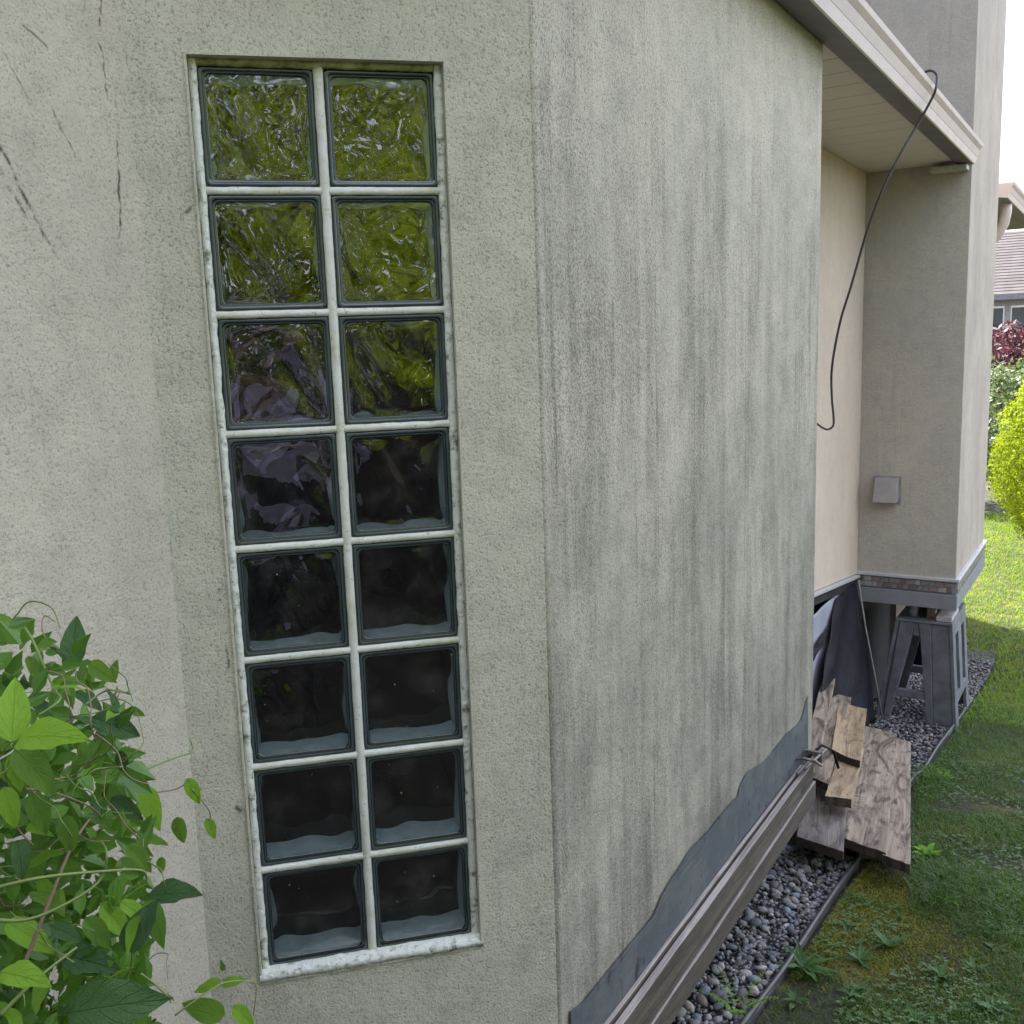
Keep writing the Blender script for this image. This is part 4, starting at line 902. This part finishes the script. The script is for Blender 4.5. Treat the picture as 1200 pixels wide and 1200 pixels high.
def vedge(py):   # right-hand outline of the tangle at this height
    ks = [(700, 20), (740, 60), (790, 135), (850, 155), (900, 165), (960, 185), (1020, 180), (1080, 190), (1130, 185), (1220, 195)]
    for (y0, x0), (y1, x1) in zip(ks, ks[1:]):
        if y0 <= py < y1: return x0+(x1-x0)*(py-y0)/(y1-y0)
    return 195
while nleaf < 296:
    py = rv.uniform(740, 1330); px = rv.uniform(-160, vedge(py)-5)
    if py < 830 and rv.random() < 0.6: continue
    D = rv.uniform(0.88, 1.28); p = cw(px, py, D)
    an = rv.uniform(0, 6.28); d = r_*math.cos(an)+d_*(math.sin(an)*0.7+0.45)-f_*rv.uniform(-.3, .6)
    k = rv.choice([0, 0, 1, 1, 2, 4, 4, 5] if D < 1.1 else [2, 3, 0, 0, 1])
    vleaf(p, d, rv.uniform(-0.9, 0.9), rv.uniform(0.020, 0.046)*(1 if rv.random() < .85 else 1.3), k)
# inner small leaves, one mass
V = []; F = []; Ui = []
for k in range(3700):
    py = rv.uniform(735, 1500); px = rv.uniform(-260, vedge(py)-12)
    if py < 840 and rv.random() < 0.7: continue
    D = rv.uniform(0.98, 1.42); p = cw(px, py, D)
    q = Vector((rv.gauss(0, 1), rv.gauss(0, 1), rv.gauss(0, 1))).normalized(); w = q.orthogonal().normalized(); L = rv.uniform(0.018, 0.042); n0 = len(V); up = q.cross(w)
    V += [tuple(p), tuple(p+q*L*.2+w*L*.2+up*L*.05), tuple(p+q*L*.45+w*L*.28+up*L*.08), tuple(p+q*L*.75+w*L*.14+up*L*.03), tuple(p+q*L-up*L*.08), tuple(p+q*L*.75-w*L*.14+up*L*.03), tuple(p+q*L*.45-w*L*.28+up*L*.08), tuple(p+q*L*.2-w*L*.2+up*L*.05)]; F += [(n0, n0+1, n0+2, n0+3, n0+4), (n0, n0+4, n0+5, n0+6, n0+7)]
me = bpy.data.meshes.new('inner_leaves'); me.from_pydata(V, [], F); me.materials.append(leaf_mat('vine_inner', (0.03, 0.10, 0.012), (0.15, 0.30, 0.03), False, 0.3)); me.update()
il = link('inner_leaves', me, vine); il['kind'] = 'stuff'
# stems and tendrils
def stem(pts, r, mat, curl=0.0):
    w = [cw(x, y, D) for x, y, D in pts]; w = smooth_pts(w, 8)
    mb = MB(); n_ = len(w); mb.tube(w, [r*(1-0.5*i/n_) for i in range(n_)], 6); return mb.build('stem', mat, vine, True)
stem([(25, 1140, 0.9), (60, 1050, 0.92), (85, 990, 0.95), (105, 960, 0.98)], 0.0022, M['stem_br'])
stem([(-40, 1050, 0.85), (40, 1030, 0.85), (110, 1022, 0.88), (165, 1020, 0.92), (172, 1035, 0.93)], 0.0019, M['stem'])
stem([(-30, 1075, 0.85), (30, 1078, 0.85), (85, 1055, 0.87), (118, 1030, 0.9), (125, 1000, 0.9), (118, 985, 0.92)], 0.0017, M['stem'])
stem([(0, 1190, 0.8), (40, 1150, 0.82), (90, 1110, 0.85)], 0.0019, M['stem'])
stem([(20, 725, 1.15), (38, 750, 1.1), (62, 805, 1.05), (70, 820, 1.0), (45, 838, 0.98)], 0.0018, M['stem'])
stem([(0, 745, 1.2), (20, 720, 1.2), (35, 705, 1.2), (60, 712, 1.18), (70, 735, 1.15)], 0.0013, M['stem'])
stem([(62, 762, 1.1), (50, 740, 1.1), (52, 722, 1.12), (64, 728, 1.1)], 0.001, M['stem_br'])
stem([(140, 920, 1.1), (175, 900, 1.15), (205, 888, 1.18), (225, 880, 1.2), (222, 865, 1.2)], 0.0015, M['stem'])
stem([(170, 930, 1.15), (205, 925, 1.2), (222, 915, 1.2)], 0.001, M['stem_br'])
stem([(225, 925, 1.2), (245, 950, 1.22), (245, 965, 1.25)], 0.0009, M['stem'])
stem([(30, 925, 0.9), (60, 928, 0.92), (105, 945, 0.97), (120, 960, 1.0)], 0.0013, M['stem_br'])
stem([(205, 1190, 1.2), (235, 1168, 1.22), (262, 1152, 1.25), (285, 1150, 1.28), (300, 1155, 1.3), (297, 1190, 1.3)], 0.0013, M['stem'])
for k in range(40):
    x, y = rv.uniform(5, 175), rv.uniform(800, 1180); D = rv.uniform(0.86, 1.1); ps = [(x, y, D)]; an = rv.uniform(0, 6.28)
    for q in range(5):
        an += rv.uniform(-0.9, 0.9); x += math.cos(an)*rv.uniform(12, 24); y += math.sin(an)*rv.uniform(12, 24); D += rv.uniform(-.02, .02); x = min(x, vedge(y)+10); ps.append((x, y, D))
    stem(ps, rv.uniform(0.0006, 0.0011), rv.choice([M['stem'], M['stem'], M['stem_br']]))
mb = MB(); 
for k in range(6):
    x = rv.uniform(-0.75, -0.45); y = rv.uniform(-0.85, -0.55)
    mb.tube([Vector((x, y, -2.15)), Vector((x+rv.uniform(-.05, .05), y, -1.7)), Vector((x+rv.uniform(-.05, .05), y+.03, -1.25)), Vector((x, y, -0.95))], 0.003, 6)
mb.build('stem', M['stem_br'], vine, True)

# ------------------------------------------------------------------ grass, moss, weeds
def blades(N, af, of, hf, wf, mat, name, lean=0.5, kind='stuff'):
    V = []; F = []
    for k in range(N):
        a = af(); o = of(a); h = hf(a, o); w = wf(); p = P(a, o, gz(a, o)-0.004)
        if h <= 0: continue
        t = nr.uniform(0, 6.28); l_ = nr.uniform(0.1, lean)*h; dx, dy = math.cos(t)*l_, math.sin(t)*l_; sx_, sy_ = -math.sin(t)*w, math.cos(t)*w; n0 = len(V)
        V += [(p.x-sx_, p.y-sy_, p.z), (p.x+sx_, p.y+sy_, p.z), (p.x+dx*.45+sx_*.8, p.y+dy*.45+sy_*.8, p.z+h*.62), (p.x+dx*.45-sx_*.8, p.y+dy*.45-sy_*.8, p.z+h*.62), (p.x+dx, p.y+dy, p.z+h*(1-0.25*lean))]
        F += [(n0, n0+1, n0+2, n0+3), (n0+3, n0+2, n0+4)]
    me = bpy.data.meshes.new(name); me.from_pydata(V, [], F); me.materials.append(mat); me.update()
    o = link(name, me); o['kind'] = kind; return o
def dens(a, o): return mn.noise(Vector((a*1.6, o*2.2, 1)))
def hgt(a, o):
    d = dens(a, o)
    if d < -0.05 and a < 3.4 and nr.rand() < 0.85: return 0
    return (0.016+0.03*nr.rand())*(1+1.6*max(0, d))*(0.65 if a < 1.8 else 1.0)
def hidden(a, o): return (1.9 < a < 4.0 and o < 0.34-0.17*(a-2)) 
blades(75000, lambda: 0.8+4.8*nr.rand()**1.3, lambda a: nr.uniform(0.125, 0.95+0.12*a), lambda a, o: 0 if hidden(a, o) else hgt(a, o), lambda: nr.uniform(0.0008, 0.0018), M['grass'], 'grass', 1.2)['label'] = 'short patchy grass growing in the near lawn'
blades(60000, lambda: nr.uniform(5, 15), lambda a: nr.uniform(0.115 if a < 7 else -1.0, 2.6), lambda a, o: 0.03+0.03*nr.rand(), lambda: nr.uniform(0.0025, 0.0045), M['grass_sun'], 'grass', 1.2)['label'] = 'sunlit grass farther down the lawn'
blades(300, lambda: nr.uniform(1.95, 2.3), lambda a: nr.normal(0.42, 0.02), lambda a, o: nr.uniform(0.05, 0.10), lambda: nr.uniform(0.0012, 0.002), M['grass'], 'grass_tuft', 1.4)['label'] = 'taller grass along the edge of the widest plank'
blades(500, lambda: nr.normal(3.55, 0.10), lambda a: abs(nr.normal(0.13, 0.03))+0.02, lambda a, o: nr.uniform(0.04, 0.09), lambda: nr.uniform(0.0015, 0.002), M['grass'], 'grass_tuft', 1.5)['label'] = 'dark grass tuft by the far end of the edging strip'
def moss_of(a): return 0.125+abs(nr.normal(0.1, 0.14))
blades(13000, lambda: abs(nr.normal(1.75, 0.22)), moss_of, lambda a, o: 0.009+0.007*nr.rand(), lambda: nr.uniform(0.002, 0.0035), M['moss'], 'moss', 1.0)['label'] = 'yellow green moss patch beside the edging strip'
blades(12000, lambda: nr.uniform(0.4, 1.9), lambda a: nr.uniform(0.125, 0.9), lambda a, o: (0.009+0.006*nr.rand()) if dens(a+5, o) > 0.0 else 0, lambda: nr.uniform(0.002, 0.0035), M['moss'], 'moss', 1.0)['label'] = 'thin moss scattered through the near lawn'
# clover-like ground cover
V = []; F = []
for k in range(7500):
    a = 0.85+nr.rand()**1.5*3.4; o = nr.uniform(0.14, 1.1)
    if hidden(a, o) or dens(a*1.5+9, o*1.5) < -0.05: continue
    base = P(a, o, gz(a, o)+nr.uniform(0.008, 0.03)); s = nr.uniform(0.003, 0.009)
    for q in range(3):
        t = q*2.1+nr.uniform(0, 1); d = Vector((math.cos(t), math.sin(t), nr.uniform(-.1, .4))); w = Vector((-d.y, d.x, 0)); n0 = len(V)
        V += [tuple(base), tuple(base+d*s*.6+w*s*.5), tuple(base+d*s*1.2), tuple(base+d*s*.6-w*s*.5)]; F.append((n0, n0+1, n0+2, n0+3))
me = bpy.data.meshes.new('ground_cover'); me.from_pydata(V, [], F); me.materials.append(leaf_mat('clover_leaf', (0.045, 0.11, 0.02), (0.10, 0.19, 0.05), False, 0.25)); me.update()
tag(link('ground_cover', me), 'small clover leaves spread through the grass', kind='stuff')

wl_ = [leaf_mesh(M['weed'], Wd=0.17, droop=0.35, cup=0.3), leaf_mesh(M['weed'], Wd=0.24, droop=0.2, cup=0.2), leaf_mesh(M['leaf_c'], Wd=0.3, droop=0.3)]
def weed(name, a, o, nl, s, up, mk, label, cat, grp=None, seed=0, h=0.0):
    rr = random.Random(seed); base = P(a, o, gz(a, o)+h)
    e = empty(name, base, label, cat, grp)
    for k in range(nl):
        t = 6.28*k/nl+rr.uniform(-.4, .4); d = Vector((math.cos(t), math.sin(t), up*rr.uniform(0.5, 1.4)))
        ob = bpy.data.objects.new('leaf', wl_[mk]); col.objects.link(ob); orient(ob, base+Vector((0, 0, rr.uniform(0, 0.012))), d, rr.uniform(-.3, .3), s*rr.uniform(0.7, 1.15))
        ob.parent = e; ob.matrix_parent_inverse = Matrix.Translation(-base)
    return e
weed('broadleaf_weed', 1.25, 0.15, 12, 0.115, 0.6, 0, 'long-leaved rosette weed growing over the edging strip', 'weed', seed=1)
weed('broadleaf_weed', 1.40, 0.29, 8, 0.065, 0.7, 1, 'small round-leaved weed right of the rosette weed', 'weed', seed=2)
weed('broadleaf_weed', 1.55, 0.345, 8, 0.075, 0.9, 1, 'upright broad-leaved weed below the moss patch', 'weed', seed=3)
weed('broadleaf_weed', 1.44, 0.52, 10, 0.07, 0.7, 1, 'leafy weed near the bottom right corner, left one', 'weed', seed=4)
weed('broadleaf_weed', 1.20, 0.32, 7, 0.05, 0.6, 1, 'tiny pale weed nearest the bottom edge', 'weed', seed=5)
weed('broadleaf_weed', 2.48, 0.31, 20, 0.065, 0.9, 2, 'bright leafy weed clump beside the widest plank', 'weed', seed=6)
weed('broadleaf_weed', 1.62, 0.19, 7, 0.045, 0.5, 0, 'narrow-leaved weed between the edging and the moss', 'weed', seed=7)
weed('broadleaf_weed', 1.34, 0.68, 12, 0.065, 0.6, 1, 'weed cluster at the far bottom right of the lawn', 'weed', seed=8)
weed('broadleaf_weed', 1.80, 0.335, 3, 0.04, 2.5, 1, 'single upright folded leaf standing in the moss', 'weed', seed=9)
LOOKS = ['pale three-leaved', 'glossy flat', 'upright narrow-leaved', 'ragged round-leaved', 'low spreading', 'fresh green']
SPOTS = [(1.75, 0.64, 'in the thin grass at the right edge'), (1.55, 0.60, 'among the clover'), (1.14, 0.50, 'at the bottom edge of the lawn'), (1.05, 0.18, 'just outside the edging strip'), (2.05, 0.46, 'below the corner of the nearest plank'), (3.6, 0.22, 'in the deep grass beyond the planks')]
for q, ((wa_, wo_, where), lk) in enumerate(zip(SPOTS, LOOKS)):
    weed('small_weed', wa_, wo_, 5+q % 4, 0.045+0.008*(q % 3), 0.5+0.3*(q % 3), (1, 1, 0, 1, 2, 2)[q], '%s little weed %s' % (lk, where), 'weed', seed=40+q)
# fern between the pebbles
fb = P(0.90, 0.062, ground(0.9)-0.01); fern = empty('fern', fb, 'small bright green fern growing among the pebbles', 'fern')
fl = leaf_mesh(M['leaf_c'], Wd=0.16, droop=0.15)
for k in range(5):
    t = k*1.3+0.4; mb = MB(); pts = [fb+Vector((math.cos(t)*0.11*q, math.sin(t)*0.11*q, 0.15*q-0.06*q*q)) for q in [i/10 for i in range(11)]]
    mb.tube(pts, 0.0009, 5); fr = mb.build('frond', M['stem'], fern, True)
    for i in range(2, 11):
        d = (pts[i]-pts[i-1]).normalized(); sd2 = d.cross(Vector((0, 0, 1))).normalized()
        for s in (-1, 1):
            ob = bpy.data.objects.new('leaflet', fl); col.objects.link(ob); orient(ob, pts[i], sd2*s+d*0.4, 0, 0.030*(1.1-i/12)); ob.parent = fr; ob.matrix_parent_inverse = Matrix.Identity(4)
# seedling by the board at the very bottom


# ------------------------------------------------------------------ background
def clumpy(name, c, rx, ry, rz, N, leaf, mat, trunk_h, label, cat, seed, group=None, lump=0.25, flat=False):
    rr = np.random.RandomState(seed); e = empty(name, (c[0], c[1], c[2]), label, cat, group)
    V = []; F = []
    for k in range(N):
        v_ = rr.normal(size=3); v_ /= np.linalg.norm(v_)
        rad = (0.72+0.28*rr.rand()**0.5)*(1+lump*mn.noise(Vector(v_*3.0)+Vector((seed, 0, 0)))*1.6+0.1*mn.noise(Vector(v_*9.0)))
        p = Vector((c[0]+v_[0]*rx*rad, c[1]+v_[1]*ry*rad, c[2]+trunk_h+rz+v_[2]*rz*rad))
        nn = Vector(v_)+Vector(rr.normal(size=3))*0.6; nn.normalize(); t1 = nn.orthogonal().normalized(); ang = rr.uniform(0, 6.28)
        t1 = Matrix.Rotation(ang, 3, nn) @ t1; t2 = nn.cross(t1); L = leaf*rr.uniform(0.6, 1.4); n0 = len(V)
        V += [tuple(p-t1*L), tuple(p+t2*L*.45), tuple(p+t1*L), tuple(p-t2*L*.45)]; F.append((n0, n0+1, n0+2, n0+3))
    me = bpy.data.meshes.new('crown'); me.from_pydata(V, [], F); me.materials.append(mat); me.update(); link('crown', me, e)
    mb = MB(); b0 = Vector(c)
    mb.tube([b0-Vector((0, 0, 0.05)), b0+Vector((0.02, 0, trunk_h+rz*0.5)), b0+Vector((0, 0.03, trunk_h+rz*1.3))], [0.06, 0.045, 0.02], 8)
    for k in range(5):
        t = k*1.26; mb.tube([b0+Vector((0, 0, trunk_h+rz*0.3)), b0+Vector((math.cos(t)*rx*.6, math.sin(t)*ry*.6, trunk_h+rz*(0.8+0.15*k)))], [0.03, 0.01], 6)
    mb.build('trunk', M['bark'], e, True); return e
def pg(a, o): p = P(a, o, ground(a)); return (p.x, p.y, p.z)
clumpy('cedar_shrub', pg(11.4, 0.42), 0.84, 0.84, 1.17, 40000, 0.022, M['cedar'], 0.06, 'bright yellow green rounded cedar shrub at the right edge of the lawn', 'shrub', 3, lump=0.10)
clumpy('cedar_shrub', pg(12.9, 0.75), 0.9, 0.9, 0.95, 7000, 0.045, M['cedar'], 0.05, 'second cedar shrub half hidden behind the bright one', 'shrub', 4)
clumpy('green_shrub', pg(16.0, -0.6), 1.3, 1.2, 1.05, 9000, 0.05, M['shrub'], 0.2, 'mid green leafy shrub showing above the cedar shrub', 'shrub', 5)
clumpy('red_shrub', pg(21.0, -1.1), 1.0, 0.8, 0.85, 4500, 0.06, M['redleaf'], 1.2, 'dark red leafed shrub in front of the distant house', 'shrub', 6)
# distant house
FH = P(38, -3.2, 0)
dh = empty('distant_house', P(38, -1.5, ground(38)), 'distant house with pinkish grey tiled roof beyond the shrubs', 'house')
rw = simple('distant_roof_tile', (0.065, 0.056, 0.058), 0.9, 0, 0.3, 2); ww = simple('distant_wall', (0.30, 0.28, 0.265), 0.9)
mb = MB(); mb.prism([P(38, -9, ground(38)), P(38, 4, ground(38)), P(48, 4, ground(38)), P(48, -9, ground(38))], (0, 0, 0.72-ground(38))); part(mb, 'wall', ww, dh)
mb = MB(); z0 = 0.78
mb.v += [tuple(P(37.3, -9.7, z0)), tuple(P(37.3, 4.7, z0)), tuple(P(48.7, 4.7, z0)), tuple(P(48.7, -9.7, z0)), tuple(P(43, -4.5, z0+2.6)), tuple(P(43, 0.0, z0+2.6))]
mb.f += [(0, 1, 5, 4), (1, 2, 5), (2, 3, 4, 5), (3, 0, 4), (3, 2, 1, 0)]; mb.m += [0]*5; rf = part(mb, 'roof', rw, dh)
for i in range(1, 22):   # courses of tiles on the near slope
    t = i/22; p0 = P(37.3, -9.7, z0).lerp(P(43, -4.5, z0+2.6), t); p1 = P(37.3, 4.7, z0).lerp(P(43, 0.0, z0+2.6), t)
    mb = MB(); mb.prism([p0+Vector((0, 0, 0.0)), p1+Vector((0, 0, 0.0)), p1+Vector((0, 0, 0.022)), p0+Vector((0, 0, 0.022))], e_a*(0.05)); part(mb, 'tile_course', rw, dh)
mb = MB(); mb.box(P(37.28, -2.5, 0.70), e_a*0.03, e_o*7.2, (0, 0, 0.10)); part(mb, 'fascia', M['gutter_dark'], dh)
pane = simple('window_glass_dark', (0.03, 0.04, 0.045), 0.08)
for o0 in (-6.0, -3.6, -2.3, 0.3):
    mb = MB(); mb.box(P(37.97, o0, -0.35), e_a*0.03, e_o*0.55, (0, 0, 0.75)); wf = part(mb, 'window', M['flash'], dh)
    for s in (-0.27, 0.27):
        mb = MB(); mb.box(P(37.93, o0+s, -0.35), e_a*0.015, e_o*0.24, (0, 0, 0.68)); pn = mb.build('pane', pane, None); pn.parent = wf; pn.matrix_parent_inverse = Matrix.Identity(4)
# low porch roof in front
mb = MB(); mb.prism([P(34.5, -4.8, -0.15), P(34.5, -2.9, -0.55), P(34.5, -2.9, -0.42), P(34.5, -4.8, 0.12)], P(2.7, 0, 0)-P(0, 0, 0)); part(mb, 'porch_roof', rw, dh)
# parked car beyond the shrubs
ca = P(24.5, -1.3, 0); zc = ground(24.5)
car = empty('parked_car', P(24.5, -1.3, zc), 'dark parked car half hidden behind the green shrub', 'car')
paint = simple('car_paint', (0.05, 0.055, 0.065), 0.2, 0.4)
prof = [(-2.2, 0.35), (-2.25, 0.75), (-1.5, 0.95), (-0.8, 1.42), (0.9, 1.45), (1.6, 0.98), (2.15, 0.92), (2.2, 0.4)]
mb = MB(); mb.prism([P(24.5-0.85, -1.3+x, zc+z+0.5) for x, z in prof], e_a*1.7); part(mb, 'body', paint, car, bevel=0.05)
mb = MB(); mb.prism([P(24.5-0.87, -1.3+x, zc+z+0.5) for x, z in [(-1.25, 0.98), (-0.72, 1.36), (0.82, 1.38), (1.35, 1.0)]], e_a*1.74); part(mb, 'window_glass', pane, car)
for s in (-1.4, 1.4):
    for q in (-0.82, 0.82):
        mb = MB(); mb.tube([P(24.5+q-0.1, -1.3+s, zc+0.82), P(24.5+q+0.1, -1.3+s, zc+0.82)], 0.33, 18); part(mb, 'wheel', M['cable'], car)
mb = MB(); mb.prism([P(22.8, -4, zc-0.2), P(22.8, 2, zc-0.2), P(30, 2, zc-0.2), P(30, -4, zc-0.2)], (0, 0, 0.7)); o = mb.build('driveway', simple('driveway_concrete', (0.25, 0.24, 0.23), 0.9)); o['kind'] = 'structure'

# hedge behind the photographer (seen in the glass)
hd = empty('hedge', (0, -4.6, -2.0), 'tall leafy sunlit hedge opposite the glass block window', 'hedge')
rr = np.random.RandomState(8); V = []; F = []
for k in range(45000):
    x = rr.uniform(-7, 6); z = rr.uniform(-1.2, 3.6); bulge = 0.5*mn.noise(Vector((x*.7, z*.7, 0)))+0.3*mn.noise(Vector((x*2, z*2, 5)))
    y = -4.3+bulge-abs(rr.normal())*0.35-(0.5 if z > 3.2 else 0)*rr.rand()
    if z > 2.5+0.6*mn.noise(Vector((x*1.2, 0, 9))): continue
    nn = Vector((rr.normal()*.6, 1, rr.normal()*.6+.3)).normalized(); t1 = Matrix.Rotation(rr.uniform(0, 6.28), 3, nn) @ nn.orthogonal().normalized(); t2 = nn.cross(t1); L = rr.uniform(0.04, 0.10); p = Vector((x, y, z)); n0 = len(V)
    V += [tuple(p-t1*L), tuple(p+t2*L*.5), tuple(p+t1*L), tuple(p-t2*L*.5)]; F.append((n0, n0+1, n0+2, n0+3))
me = bpy.data.meshes.new('foliage'); me.from_pydata(V, [], F); me.materials.append(M['hedge']); me.update(); link('foliage', me, hd)
mb = MB()
for x in range(-6, 6): mb.tube([Vector((x, -4.9, -2.3)), Vector((x+.1, -4.8, 0)), Vector((x, -4.9, 3))], [0.07, 0.05, 0.02], 8)
mb.build('trunk', M['bark'], hd, True)
fn = empty('added_fence', (0, -3.75, -2.0), 'dark board fence added below the hedge to darken the lower reflections', 'fence')  # out-of-view fence made up to darken the reflection under the hedge
fm = wood('fence_board', (0.02, 0.015, 0.014), (0.035, 0.026, 0.024), (0.05, 0.04, 0.036), (26, 26, 1.2))
fbm = boxmesh('board', 0.14, 0.02, 1.55, fm, 0.003)
for k in range(70):
    ob = link('board', fbm, fn, (-5.2+k*0.148, rnd.uniform(-.004, .004), 0.55+rnd.uniform(-.006, .006)))
mb = MB(); mb.box((0, -3.79, -1.0), (5.3, 0, 0), (0, 0.02, 0), (0, 0, 0.045)); mb.box((0, -3.79, -1.9), (5.3, 0, 0), (0, 0.02, 0), (0, 0, 0.045)); mb.build('rail', fm, fn)

# ------------------------------------------------------------------ the photographer, seen only as a blurred reflection
fwd = Vector((f_.x, f_.y, 0)).normalized(); rgt = Vector((r_.x, r_.y, 0)).normalized()
pb = CAM - fwd*0.46; pb.z = ground(-1.9)+0.0
per = empty('person', pb, 'person in a lilac grey shirt raising a phone with both hands', 'person')
H0 = pb.z
def bp(r, f, h): return pb+rgt*r+fwd*f+Vector((0, 0, h))
S = 1.70/1.75
J = {'pelvis': (0, 0, .95, .13), 'waist': (0, 0, 1.08, .125), 'chest': (0, .0, 1.30, .15), 'neckb': (0, 0, 1.45, .085), 'neck': (0, .01, 1.50, .052), 'jaw': (0, .045, 1.56, .062), 'head': (0, .03, 1.635, .085), 'crown': (0, .015, 1.70, .07),
     'shL': (-.17, 0, 1.40, .062), 'elL': (-.23, .16, 1.19, .045), 'wrL': (-.10, .36, 1.40, .03), 'paL': (-.075, .40, 1.46, .03),
     'shR': (.17, 0, 1.40, .062), 'elR': (.23, .16, 1.19, .045), 'wrR': (.10, .36, 1.40, .03), 'paR': (.075, .40, 1.46, .03),
     'hiL': (-.09, 0, .88, .095), 'knL': (-.10, .02, .50, .06), 'anL': (-.10, -.02, .09, .042), 'toL': (-.11, .14, .035, .035),
     'hiR': (.09, 0, .88, .095), 'knR': (.10, .02, .50, .06), 'anR': (.10, -.02, .09, .042), 'toR': (.11, .14, .035, .035)}
E_ = [('pelvis', 'waist'), ('waist', 'chest'), ('chest', 'neckb'), ('neckb', 'neck'), ('neck', 'jaw'), ('jaw', 'head'), ('head', 'crown'), ('chest', 'shL'), ('shL', 'elL'), ('elL', 'wrL'), ('wrL', 'paL'), ('chest', 'shR'), ('shR', 'elR'), ('elR', 'wrR'), ('wrR', 'paR'),
      ('pelvis', 'hiL'), ('hiL', 'knL'), ('knL', 'anL'), ('anL', 'toL'), ('pelvis', 'hiR'), ('hiR', 'knR'), ('knR', 'anR'), ('anR', 'toR')]
for s, sg in (('L', -1), ('R', 1)):   # five fingers per hand, curled round the phone's edge
    for k in range(4):
        b0 = 'f%s%d' % (s, k); x0 = sg*(.078+.002*k); z = 1.475+.021*(1.5-k)+.01
        J[b0+'a'] = (x0+sg*.012, .425, z, .009); J[b0+'b'] = (x0+sg*.004, .452, z+.002, .0085); J[b0+'c'] = (x0-sg*.024, .448-(.003 if k == 3 else 0), z+.003, .0075)
        E_ += [('pa'+s, b0+'a'), (b0+'a', b0+'b'), (b0+'b', b0+'c')]
    J['t'+s+'a'] = (sg*.07, .395, 1.455, .011); J['t'+s+'b'] = (sg*.045, .405, 1.475, .010); E_ += [('pa'+s, 't'+s+'a'), ('t'+s+'a', 't'+s+'b')]
keys = list(J); me = bpy.data.meshes.new('body'); me.from_pydata([bp(J[k][0], J[k][1], J[k][2]*S) for k in keys], [(keys.index(a), keys.index(b)) for a, b in E_], [])
tmp = bpy.data.objects.new('body_tmp', me); col.objects.link(tmp); sk = tmp.modifiers.new('skin', 'SKIN'); 
for i, k in enumerate(keys):
    d = me.skin_vertices[0].data[i]; rr_ = J[k][3]; flat = 0.72 if k in ('pelvis', 'waist', 'chest') else 1
    d.radius = (rr_, rr_*flat) if True else rr_; d.use_root = (k == 'pelvis')
sb = tmp.modifiers.new('sub', 'SUBSURF'); sb.levels = 2; sb.render_levels = 2
dg = bpy.context.evaluated_depsgraph_get(); em = bpy.data.meshes.new_from_object(tmp.evaluated_get(dg)); bpy.data.objects.remove(tmp)
em.name = 'body'; em.materials.clear()
for m_ in (simple('skin', (0.45, 0.28, 0.21), 0.5, 0, 0.08), simple('lilac_shirt', (0.64, 0.58, 0.76), 0.85, 0, 0.1), simple('dark_trousers', (0.03, 0.032, 0.04), 0.85), simple('shoe', (0.04, 0.035, 0.03), 0.6)): em.materials.append(m_)
for p in em.polygons:
    c = p.center-pb; r1 = c.dot(rgt); f1 = c.dot(fwd); z = c.z/S
    if z < 0.075 or (z < .1 and f1 > .03): mi = 3
    elif z < 0.98: mi = 2
    elif z > 1.475 and abs(r1) < .12 and f1 < 0.2: mi = 0
    elif f1 > 0.24: mi = 0
    else: mi = 1
    p.material_index = mi; p.use_smooth = True
link('body', em, per)
skin = em.materials[0]; hairm = simple('pale_hair', (0.62, 0.58, 0.54), 0.7, 0, 0.15)
def ell(name, c, rx, ry, rz, mat, zmin=None):
    bm = bmesh.new(); bmesh.ops.create_uvsphere(bm, u_segments=20, v_segments=14, radius=1)
    for v_ in bm.verts:
        q = v_.co.copy(); v_.co = c+rgt*q.x*rx+fwd*q.y*ry+Vector((0, 0, q.z*rz))
    me_ = bpy.data.meshes.new(name); bm.to_mesh(me_); bm.free(); me_.materials.append(mat); me_.polygons.foreach_set('use_smooth', [True]*len(me_.polygons)); return link(name, me_, per)
ell('hair', bp(0, -0.005, 1.675*S), 0.085, 0.098, 0.085, hairm)
for s in (-1, 1):
    ell('eye', bp(s*0.032, 0.112, 1.635*S), 0.013, 0.008, 0.009, simple('eye', (0.05, 0.04, 0.035), 0.2)); ell('ear', bp(s*0.085, 0.03, 1.62*S), 0.012, 0.02, 0.032, skin)
ell('nose', bp(0, 0.122, 1.60*S), 0.013, 0.02, 0.022, skin); ell('mouth', bp(0, 0.106, 1.562*S), 0.024, 0.008, 0.007, simple('lips', (0.35, 0.12, 0.1), 0.5))
ph = MB(); pc = CAM-f_*0.02; ph.box(pc, r_*0.075, f_*0.004, d_*0.037); tag(ph.build('phone', M['cable'], None, False, 0.002), 'dark phone held up in front of the person\'s face', 'phone')
